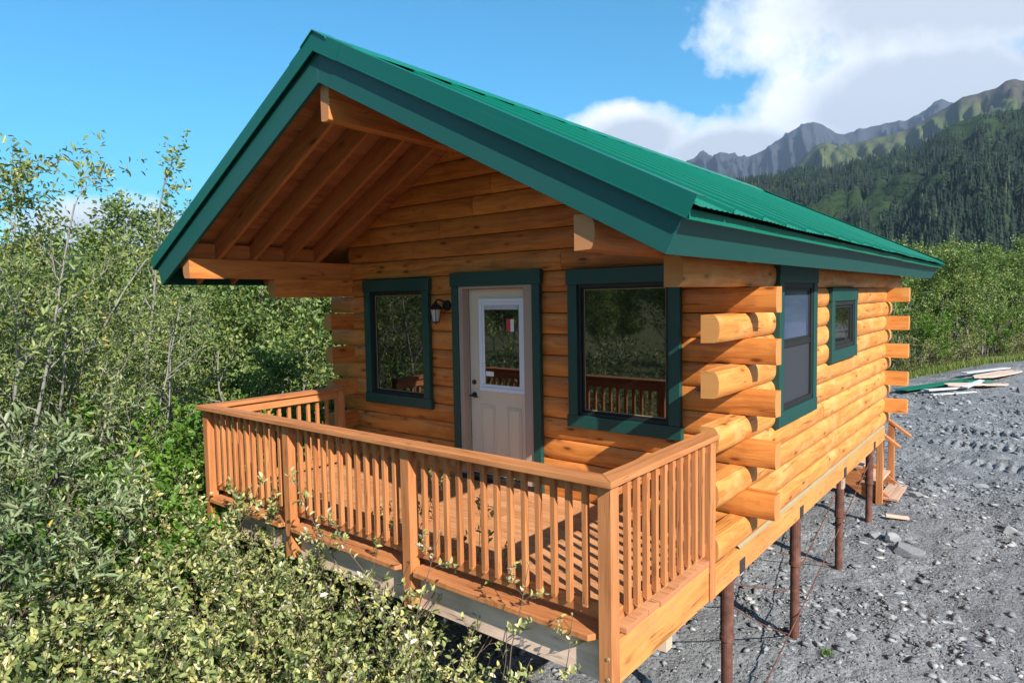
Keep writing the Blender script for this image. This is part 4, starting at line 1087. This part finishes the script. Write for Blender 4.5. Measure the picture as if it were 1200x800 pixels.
for x, y, s, lab in ((3.05, -2.38, 1.50, 'thin upright sprig rising in front of the second railing bay'), (3.70, -2.38, 1.42, 'twiggy sprig with white leaf backs in front of the right railing bay'), (2.50, -2.38, 1.32, 'sparse sprig in front of the railing post left of centre'), (1.0, -2.38, 1.42, 'sprig with pale curled leaves at the left end of the railing'), (4.10, -2.40, 1.25, 'low twiggy sprig by the notch of the corner post')):
    plant('sprig', 'sprig', x, y, s, R_(), lab, 'sprig', 'twiggy sprigs sticking up before the railing', z=-1.78)
# silvery willows, left edge
for k, x, y, s, lab in (('willow0', .40, -3.95, .90, 'silver leaved willow shrub at mid left, nearest the camera'), ('gwillow0', -3.2, -3.0, 1.42, 'full crowned green willow between the two tall ones at far left'), ('willow1', -.45, -3.65, .88, 'silvery willow at the left edge behind the near one'), ('gwillow1', -2.7, -3.35, 1.55, 'tall willow reaching into the sky at the left edge'),
                        ('gwillow0', -3.7, -2.2, 1.22, 'tall thin willow just right of the left edge against the sky'), ('willow0', 1.05, -4.75, .98, 'silvery willow leaning in from the left edge over the near shrubs'), ('gwillow1', -4.6, -.8, 1.12, 'grey green willow behind the tall pair at left')):
    plant(k, 'willow', x, y, s, R_(), lab, 'willow', 'willows at the left edge', z=-1.8)
# bright bushes left of the deck
for k, x, y, s, lab in (('bright0', -.25, -1.95, 1.12, 'bright green bush touching the left corner of the railing'), ('bright1', .45, -2.65, 1.02, 'bright green broad leaved bush in front of the left railing corner'), ('bright1', -.85, -2.75, 1.22, 'bright green bush between the willow and the deck corner'),
                        ('bright0', -1.1, -.6, 1.25, 'green bush just behind the left side railing'), ('bright1', -3.3, 2.5, 1.05, 'vivid light green bush in the gap seen over the left railing'), ('bright0', -1.9, -1.6, 1.3, 'green bush at the foot of the alder thicket'), ('bright0', -.2, -3.2, 1.0, 'dark green low bush below the silvery willow')):
    plant(k, 'green_bush', x, y, s, R_(), lab, 'bush', 'bright green bushes beside the deck', z=-1.8)
# alder thicket behind the deck and to the left
al = [(-3.6, .4, .78), (-4.6, 1.4, .90), (-3.9, 3.6, .86), (-5.6, 3.0, .93), (-6.6, .2, 1.0), (-5.8, 5.2, .92), (-7.6, 2.2, 1.02), (-4.6, 6.6, .88), (-7.8, 5.2, .98), (-6.6, 8.0, .95), (-9.6, 3.8, 1.08), (-9.4, 7.6, 1.05), (-8.6, -.8, 1.08), (-11.4, 1.2, 1.12), (-12.0, 5.8, 1.15), (-5.2, 10.0, .98), (-9.0, 11.4, 1.1), (-11.0, -2.6, 1.15), (-14.0, 9.0, 1.25), (-14.5, 2.5, 1.25), (-7.6, -3.4, 1.05), (-17, -1.5, 1.3), (-16.5, 6.0, 1.3), (-13, 13, 1.2)]
for i, (x, y, s) in enumerate(al):
    if math.hypot(x - 6.7, y + 5.2) > 14.5: s *= 1.18
    r_ = plant('alder%d' % (i % 4), 'alder', x, y, s * .97, R_(), None, 'alder tree', 'alders of the thicket left of the cabin')
    r_['label'] = {0: 'alder closest to the left side railing', 1: 'alder over the pale forked trunk behind the railing', 2: 'alder beside the left log corner of the cabin'}.get(i, 'green alder in the dense thicket left of the cabin')
plant('sparse', 'slender_alder', -6.75, .35, 1.12, .6, 'slender sparse alder standing alone against the blue sky', 'alder tree')
# row of alders past the gravel, right background
fa = []
for i in range(17):
    y = 12.5 + i * 1.55; xb = 3.1 + .37 * (y - 20.3); fa.append((xb - 1.6 + r3.uniform(-.5, .4), y, r3.uniform(.78, .98)))
    fa.append((xb - 3.8 + r3.uniform(-.6, .6), y + r3.uniform(-.6, .6), r3.uniform(1.0, 1.2)))
for i in range(8): fa.append((8.0 + i * 1.9, 36.5 + r3.uniform(-1, 1), r3.uniform(.9, 1.15)))
for i in range(8): fa.append((-1.5 + i * 2.4, 45 + r3.uniform(-2, 2), r3.uniform(1.25, 1.5)))
for i, (x, y, s) in enumerate(fa):
    plant('alder%d' % ((i * 3 + 1) % 4), 'alder', x, y, s, R_(), 'green alder in the row beyond the gravel yard', 'alder tree', 'alders beyond the gravel yard')
for i in range(15):
    y = 14 + i * 1.5; xb = 3.1 + .37 * (y - 20.3)
    plant(('bright%d' if i % 3 == 0 else 'shrub%d') % (i % 2), 'brush', xb - .75 + r3.uniform(-.3, .2), y, r3.uniform(.8, 1.2), R_(), 'leafy brush at the foot of the alders beyond the yard', 'brush', 'brush along the far edge of the gravel')
# trees across the clearing in front (they show in the window panes)
for i in range(18):
    plant('alder%d' % (i % 4), 'alder', -34 + i * 2.6 + r3.uniform(-.6, .6), -25 - (i % 3) * 2.5, r3.uniform(1.2, 1.7), R_(), 'alder on the far side of the clearing, mirrored in the window panes', 'alder tree', 'alders across the clearing')

# grass and weeds
def blades(name, pts, h, w, mat, seed, lab=None, kind='stuff'):
    rg = np.random.default_rng(seed); n = len(pts); a = rg.uniform(0, 6.283, n); hh = h * rg.uniform(.5, 1.2, n); lean = rg.uniform(.1, .6, n)
    d = np.stack([np.cos(a), np.sin(a), 0 * a], 1); s_ = np.stack([-np.sin(a), np.cos(a), 0 * a], 1); up_ = np.array([0, 0, 1.])
    p0 = pts; V = np.stack([p0 - s_ * w / 2, p0 + s_ * w / 2, p0 + d * (hh * lean * .4)[:, None] + up_ * (hh * .6)[:, None] + s_ * w * .4, p0 + d * (hh * lean * .4)[:, None] + up_ * (hh * .6)[:, None] - s_ * w * .4, p0 + d * (hh * lean)[:, None] + up_ * hh[:, None]], 1).reshape(-1, 3)
    o_ = (np.arange(n) * 5)[:, None]; F4 = (o_ + np.array([[0, 1, 2, 3]])); F3 = (o_ + np.array([[3, 2, 4]])); lcv = np.clip(rg.normal(.55, .22, n), 0, 1)
    return npmesh(name, V, [F4, F3], mat, {'lc': ('FACE', np.concatenate([lcv, lcv]))})
n = 26000; y = g.uniform(8, 36, n); xb = 3.0 + .37 * (y - 20.3); x = xb - np.abs(g.normal(0, 1.0, n)) + .15
o = blades('grass', np.stack([x, y, gz(x, y) - .02], 1), .24, .016, M['grass'], 3); tag(o, kind='stuff')
n = 16000; x = g.uniform(-12, 1.6, n); y = g.uniform(-6, 13, n); k_ = ~((x > -.4) & (y > -2)); x, y = x[k_], y[k_]
o = blades('undergrowth', np.stack([x, y, gz(x, y) - .02], 1), .40, .022, M['alder'], 5); tag(o, kind='stuff')
for i, (cx_, cy_, rr_, nn, lab) in enumerate(((4.98, -.02, .07, 260, 'small green grass tuft at the foot of the first pile'), (5.18, 1.50, .035, 170, 'thin grass tuft on the gravel near the bottom edge'), (5.55, 2.55, .035, 90, 'tiny grass tuft out on the gravel by the second pile'))):
    th = g.uniform(0, 6.283, nn); rd = np.abs(g.normal(0, rr_, nn)); x = cx_ + rd * np.cos(th); y = cy_ + rd * np.sin(th)
    o = blades('grass_tuft', np.stack([x, y, gz(x, y) - .01], 1), .07, .006, M['bright'], 9 + i); tag(o, lab, 'grass tuft', 'grass tufts on the gravel')

# ------------------------------------------------------------------ mountains
CAM = np.array([6.7519, -5.2282, 1.9764])
def interp(L, az):
    A = np.array(L); return np.interp(az, A[:, 0], A[:, 1])
PA = [(-180, 4), (-120, 5), (-90, 5.2), (-80, 4.2), (-70, 4.2), (-66.6, 4.8), (-60, 4.6), (-45, 6.5), (-30, 8.0), (-25, 8.9), (-21.8, 9.12), (-19.1, 9.16), (-16, 9.6), (-13.2, 9.56), (-10.6, 10.15), (-8.5, 10.33), (-7.5, 10.42), (-6.6, 11.1), (-5.6, 11.77), (-4, 12.12), (-1.5, 12.1), (5, 13.5), (15, 14), (30, 12), (60, 9), (100, 7), (140, 5), (180, 4)]
PB = [(-30, 6.0), (-20, 8.0), (-17, 8.7), (-16, 9.73), (-15.13, 10.73), (-14.4, 11.3), (-13.66, 11.5), (-12.83, 11.0), (-11.41, 11.26), (-8.5, 11.73), (-7.18, 12.24), (-5.71, 13.04), (-4.9, 13.44), (-3.2, 13.6), (-2.57, 13.97), (-2.08, 14.01), (-1.59, 13.78), (2, 14.5), (8, 15.5), (20, 14), (40, 9)]
PC = [(-45, 6.5), (-35, 8.5), (-28, 9.8), (-25.9, 10.33), (-23.84, 11.14), (-23.02, 11.55), (-22.15, 11.22), (-21.62, 11.51), (-20.49, 11.15), (-19.19, 10.98), (-17.91, 11.58), (-16.87, 12.15), (-15.79, 12.82), (-14.73, 13.13), (-14.1, 12.81), (-13.47, 12.43), (-12.64, 11.9), (-11.63, 12.16), (-10.44, 12.26), (-8.89, 12.43), (-8.51, 12.32), (-7.22, 12.83), (-6.68, 13.34), (-6.22, 13.47), (-5.71, 13.15), (-4.4, 12.37), (5, 12)]
def mountain(name, prof, az0, az1, r0, r1, na, nt, amp, fr, seed, mat, jag, power=1.15):
    az = np.linspace(az0, az1, na); t_ = np.concatenate([np.linspace(0, 1, nt), np.linspace(1, 1.5, nt // 3)[1:]])
    A, Tt = np.meshgrid(az, t_, indexing='ij')
    el = interp(prof, A) + jag * fbm(A * 1.7, A * 0 + seed, 5, seed, True)
    spur = fbm(A * .9 + Tt * 1.5, Tt * 4.5 + A * .25, 6, seed + 40, True)
    rad = r0 + (r1 - r0) * Tt
    Xm = CAM[0] + rad * np.sin(np.radians(A)); Ym = CAM[1] + rad * np.cos(np.radians(A))
    top = (r1 * np.tan(np.radians(el)) + CAM[2] + 30)
    sh = np.where(Tt <= 1, np.clip(Tt, 0, 1) ** power, 1 - (Tt - 1) * 1.1)
    w = np.clip(Tt * 3, 0, 1) * np.clip((1.0 - Tt) * 7, 0, 1) + np.where(Tt > 1, .5, 0)
    rdg = fbm(Xm / fr + Ym / fr * .3, Ym / fr - Xm / fr * .3, 7, seed, True)
    Zm = -32 + top * sh + amp * w * (.65 * rdg + .9 * spur - .25)
    # nothing below may stick out over the ridge line as seen from the valley
    lim = np.tan(np.radians(el + .05)) * rad + CAM[2]
    Zm = np.where(Tt < .999, np.minimum(Zm, lim - (1 - Tt) * 6), Zm)
    I = np.arange(Xm.size).reshape(Xm.shape); Fm = np.stack([I[:-1, :-1], I[:-1, 1:], I[1:, 1:], I[1:, :-1]], -1).reshape(-1, 4)
    o = npmesh(name, np.stack([Xm, Ym, Zm], -1).reshape(-1, 3), Fm, mat, smooth=True); tag(o, kind='structure')
    return az, t_, Xm, Ym, Zm
def mk_mtn(name, lo, hi, rock_, zlo, zhi, rs, noise_s):
    m, t = newmat(name); p = t.geo(); s = t.sep(p); nz = t.sep(t.geo('Normal'))[2]
    n1 = t.noise(p, noise_s, 9, .62); n2 = t.noise(p, noise_s * 7, 6, .65)
    base = t.mix(t.ramp(n2, [(.35, 0.0), (.65, 1.0)]), lo, hi)
    k = t.math('ADD', t.math('DIVIDE', t.math('SUBTRACT', s[2], zlo), zhi - zlo), t.math('MULTIPLY', t.math('SUBTRACT', n1, .5), 2.2))
    c = t.mix(t.ramp(k, [(.3, 0.0), (.7, 1.0)]), base, rock_)
    c = t.mix(t.ramp(nz, [(rs - .12, 1.0), (rs + .08, 0.0)]), c, tuple(x * .75 for x in rock_))
    c = t.mix(t.math('MULTIPLY', n2, .5), c, t.mix(1.0, c, (.55, .6, .6), 'MULTIPLY'))
    t.out(t.pbsdf(c, .95, t.bump(n2, .6, 12.0), spec=.05).outputs[0]); return m
M['mA'] = mk_mtn('forest hillside', (.018, .030, .014), (.045, .075, .026), (.05, .07, .03), 330, 500, .3, .008)
M['mB'] = mk_mtn('alpine meadow hillside', (.045, .078, .022), (.12, .118, .050), (.070, .062, .050), 520, 820, .50, .0035)  # greens and rock darkened to stand for cloud shadow
M['mC'] = mk_mtn('far rocky mountain', (.014, .020, .026), (.034, .044, .042), (.048, .052, .062), 700, 1300, .55, .0016)  # cloud shadow and blue distance are coloured in, darker than bare rock
azA, tA, XA, YA, ZA = mountain('forest_hillside', PA, -180, 180, 420, 1500, 700, 60, 60, 330, 3, M['mA'], .12, 1.05)
mountain('mountain_ridge', PB, -32, 45, 1700, 3300, 420, 90, 170, 480, 5, M['mB'], .14, .95)
mountain('distant_mountain', PC, -48, 8, 3600, 6000, 480, 90, 400, 800, 9, M['mC'], .22, 1.0)
# spruce forest on the near hillside: one mass
def mk_spruce():
    m, t = newmat('spruce'); f_ = t.n('ShaderNodeAttribute', _attribute_name='lc').outputs['Fac']
    c = t.ramp(f_, [(.0, (.009, .017, .013)), (.6, (.020, .034, .022)), (.9, (.036, .056, .028)), (1., (.07, .09, .035))])
    t.out(t.pbsdf(c, .9, spec=.1).outputs[0]); return m
M['spruce'] = mk_spruce()
def forest(n, az0, az1, t0, t1, seed):
    rg = np.random.default_rng(seed); az = rg.uniform(az0, az1, n); tt = rg.uniform(t0 ** 1.3, t1 ** 1.3, n) ** (1 / 1.3)
    ia = (az - azA[0]) / (azA[1] - azA[0]); it = np.interp(tt, tA[:60], np.arange(60)); i0 = ia.astype(int); j0 = np.minimum(it.astype(int), 58); fa_, ft = ia - i0, it - j0
    def bl(Z): return (Z[i0, j0] * (1 - fa_) + Z[i0 + 1, j0] * fa_) * (1 - ft) + (Z[i0, j0 + 1] * (1 - fa_) + Z[i0 + 1, j0 + 1] * fa_) * ft
    x, y, z = bl(XA), bl(YA), bl(ZA)
    keep = (fbm(x / 160, y / 160, 4, 77) + rg.uniform(-.25, .25, n) > -.18 + .5 * np.clip((tt - .82) * 5, 0, 1) * (az > -8))
    gully = np.abs(az + 10.5 - 2.2 * (tt - .5) + .5 * np.sin(tt * 9)) < .22
    keep &= ~gully
    x, y, z, tt = x[keep], y[keep], z[keep], tt[keep]; n = len(x)
    h = rg.uniform(9, 20, n) * (1 - .3 * tt); r_ = h * rg.uniform(.13, .20, n); k = 6; tiers = 3
    Vs, Fs = [], []; ang = np.arange(k) * 2 * np.pi / k; off = 0
    for q in range(tiers):
        zb = z + h * (.08 + .27 * q); zt = z + h * (.50 + .25 * q); rr_ = r_ * (1 - .27 * q)
        a = ang[None] + rg.uniform(0, 6.28, (n, 1)); rad = rr_[:, None] * rg.uniform(.65, 1.25, (n, k))
        ring = np.stack([x[:, None] + rad * np.cos(a), y[:, None] + rad * np.sin(a), zb[:, None] + rg.uniform(-.04, .04, (n, k)) * h[:, None]], -1)
        tip = np.stack([x, y, zt], -1)[:, None]; V = np.concatenate([ring, tip], 1); Vs.append(V.reshape(-1, 3))
        o_ = (np.arange(n) * (k + 1))[:, None, None] + off; i_ = np.arange(k); tri = np.stack([i_, (i_ + 1) % k, np.full(k, k)], -1)[None]; Fs.append((o_ + tri).reshape(-1, 3)); off += n * (k + 1)
    lcv = np.clip(rg.normal(.45, .22, n), 0, 1); lcv = np.concatenate([np.repeat(lcv, k)] * tiers)
    o = npmesh('spruce_forest', np.concatenate(Vs), np.concatenate(Fs), M['spruce'], {'lc': ('FACE', lcv)}); tag(o, kind='stuff'); return o
forest(30000, -33, 40, .02, 1.0, 5)
forest(9000, -178, -34, .25, 1.0, 6)

# ------------------------------------------------------------------ sky, clouds, sun
K_ = .42; MZ = .7273
sd_ = Vector((1, -K_, MZ)).normalized()
el_sun = math.asin(sd_.z); az_sun = math.atan2(sd_.x, sd_.y)      # azimuth from +Y towards +X
w = bpy.data.worlds.new("World"); scene.world = w; w.use_nodes = True; wt = NT.__new__(NT); wt.t = w.node_tree; wt.t.nodes.clear()
sky = wt.n('ShaderNodeTexSky', _sky_type='NISHITA', _sun_disc=False, _sun_elevation=el_sun, _sun_rotation=az_sun, _air_density=1.0, _dust_density=.25, _ozone_density=2.2, _altitude=50)
hs = wt.mix(1.0, sky.outputs[0], (.22, .93, 1.12), 'MULTIPLY')
bg = wt.n('ShaderNodeBackground', Color=hs, Strength=.092)
dirv = wt.t.nodes.new('ShaderNodeTexCoord').outputs['Generated']; ds = wt.sep(dirv)
az = wt.math('MULTIPLY', wt.math('ARCTAN2', ds[0], ds[1]), 57.29578); el = wt.math('MULTIPLY', wt.math('ARCSINE', ds[2]), 57.29578)
warp = wt.noise(dirv, 7.0, 9, .60); warp2 = wt.noise(dirv, 2.6, 5, .55)
mval = None
for (a0, e0, ra, re, k) in ((-3.0, 21.2, 20.2, 7.2, 1.0), (-8.0, 13.5, 13.5, 5.5, 1.0), (-19.5, 11.3, 9.0, 3.0, .9), (-29.0, 13.0, 6.2, 3.0, .9), (-33.5, 11.5, 6.0, 2.2, .8), (12, 14, 20, 12, 1.0), (-70, 5.5, 8.0, 2.4, .55), (40, 22, 22, 9, .9), (120, 20, 30, 8, .8), (-140, 14, 30, 6, .8), (-100, 8, 20, 3, .7)):
    dx = wt.math('DIVIDE', wt.math('SUBTRACT', az, a0), ra); dy = wt.math('DIVIDE', wt.math('SUBTRACT', el, e0), re)
    d = wt.math('SQRT', wt.math('ADD', wt.math('MULTIPLY', dx, dx), wt.math('MULTIPLY', dy, dy)))
    m_ = wt.math('MULTIPLY', wt.math('SUBTRACT', 1.0, d), k)
    mval = m_ if mval is None else wt.math('SMOOTH_MAX', mval, m_, .12)
dens = wt.math('ADD', mval, wt.math('ADD', wt.math('MULTIPLY', wt.math('SUBTRACT', warp, .5), 1.25), wt.math('MULTIPLY', wt.math('SUBTRACT', warp2, .5), .5)))
alpha = wt.ramp(dens, [(.0, 0.0), (.11, .45), (.30, 1.0)])
thick = wt.math('ADD', wt.math('MULTIPLY', mval, 1.3), wt.math('MULTIPLY', wt.math('SUBTRACT', wt.noise(dirv, 4.5, 7, .6), .5), 1.6))
cc = wt.ramp(thick, [(.0, (1.0, 1.0, 1.0)), (.25, (.80, .84, .90)), (.62, (.50, .55, .63))])
cb_ = wt.n('ShaderNodeBackground', Color=cc, Strength=.74)
mx = wt.t.nodes.new('ShaderNodeMixShader'); wt.set(mx, 0, alpha); wt.t.links.new(bg.outputs[0], mx.inputs[1]); wt.t.links.new(cb_.outputs[0], mx.inputs[2])
wo = wt.t.nodes.new('ShaderNodeOutputWorld'); wt.t.links.new(mx.outputs[0], wo.inputs[0])

sl = bpy.data.lights.new('sun', 'SUN'); sl.energy = 5.0; sl.angle = math.radians(.53); sl.color = (1.0, .955, .88)
so = bpy.data.objects.new('sun', sl); col.objects.link(so); so.rotation_euler = sd_.to_track_quat('Z', 'Y').to_euler(); so.location = (20, -20, 30)

# ------------------------------------------------------------------ valley air
hz, ht = newmat('haze'); vol = ht.t.nodes.new('ShaderNodeVolumePrincipled'); vol.inputs['Color'].default_value = (.62, .76, 1.0, 1); vol.inputs['Density'].default_value = 6e-5; vol.inputs['Anisotropy'].default_value = .2
ho = ht.t.nodes.new('ShaderNodeOutputMaterial'); ht.t.links.new(vol.outputs[0], ho.inputs['Volume'])
zlow = min(float(Zg.min()), -60) - 1.0
b = MB(); b.box((-10500, -10500, min(zlow, -400)), (10500, 10500, 1750)); o = b.build('haze', hz); tag(o, kind='stuff')

# ------------------------------------------------------------------ camera
yaw, pitch, roll, fpx = -.6825, -.0647, -.0178, 771.188
fw = Vector((math.sin(yaw) * math.cos(pitch), math.cos(yaw) * math.cos(pitch), math.sin(pitch)))
rt = Vector((math.cos(yaw), -math.sin(yaw), 0)); up = rt.cross(fw)
c, s = math.cos(roll), math.sin(roll); r2_ = c * rt + s * up; u2_ = -s * rt + c * up
cam = bpy.data.cameras.new('camera'); co = bpy.data.objects.new('camera', cam); col.objects.link(co)
mt = Matrix((r2_, u2_, -fw)).transposed().to_4x4(); mt.translation = Vector((6.7519, -5.2282, 1.9764)); co.matrix_world = mt
cam.sensor_width = 36; cam.sensor_fit = 'HORIZONTAL'; cam.lens = 36 * fpx / 1200; cam.clip_start = .05; cam.clip_end = 20000
scene.camera = co
scene.view_settings.view_transform = 'Standard'; scene.view_settings.look = 'None'; scene.view_settings.exposure = 0.97; scene.view_settings.gamma = 1.0
scene.render.engine = 'CYCLES'
scene.cycles.max_bounces = 5; scene.cycles.diffuse_bounces = 3; scene.cycles.glossy_bounces = 3; scene.cycles.transmission_bounces = 2; scene.cycles.transparent_max_bounces = 4; scene.cycles.use_denoising = True
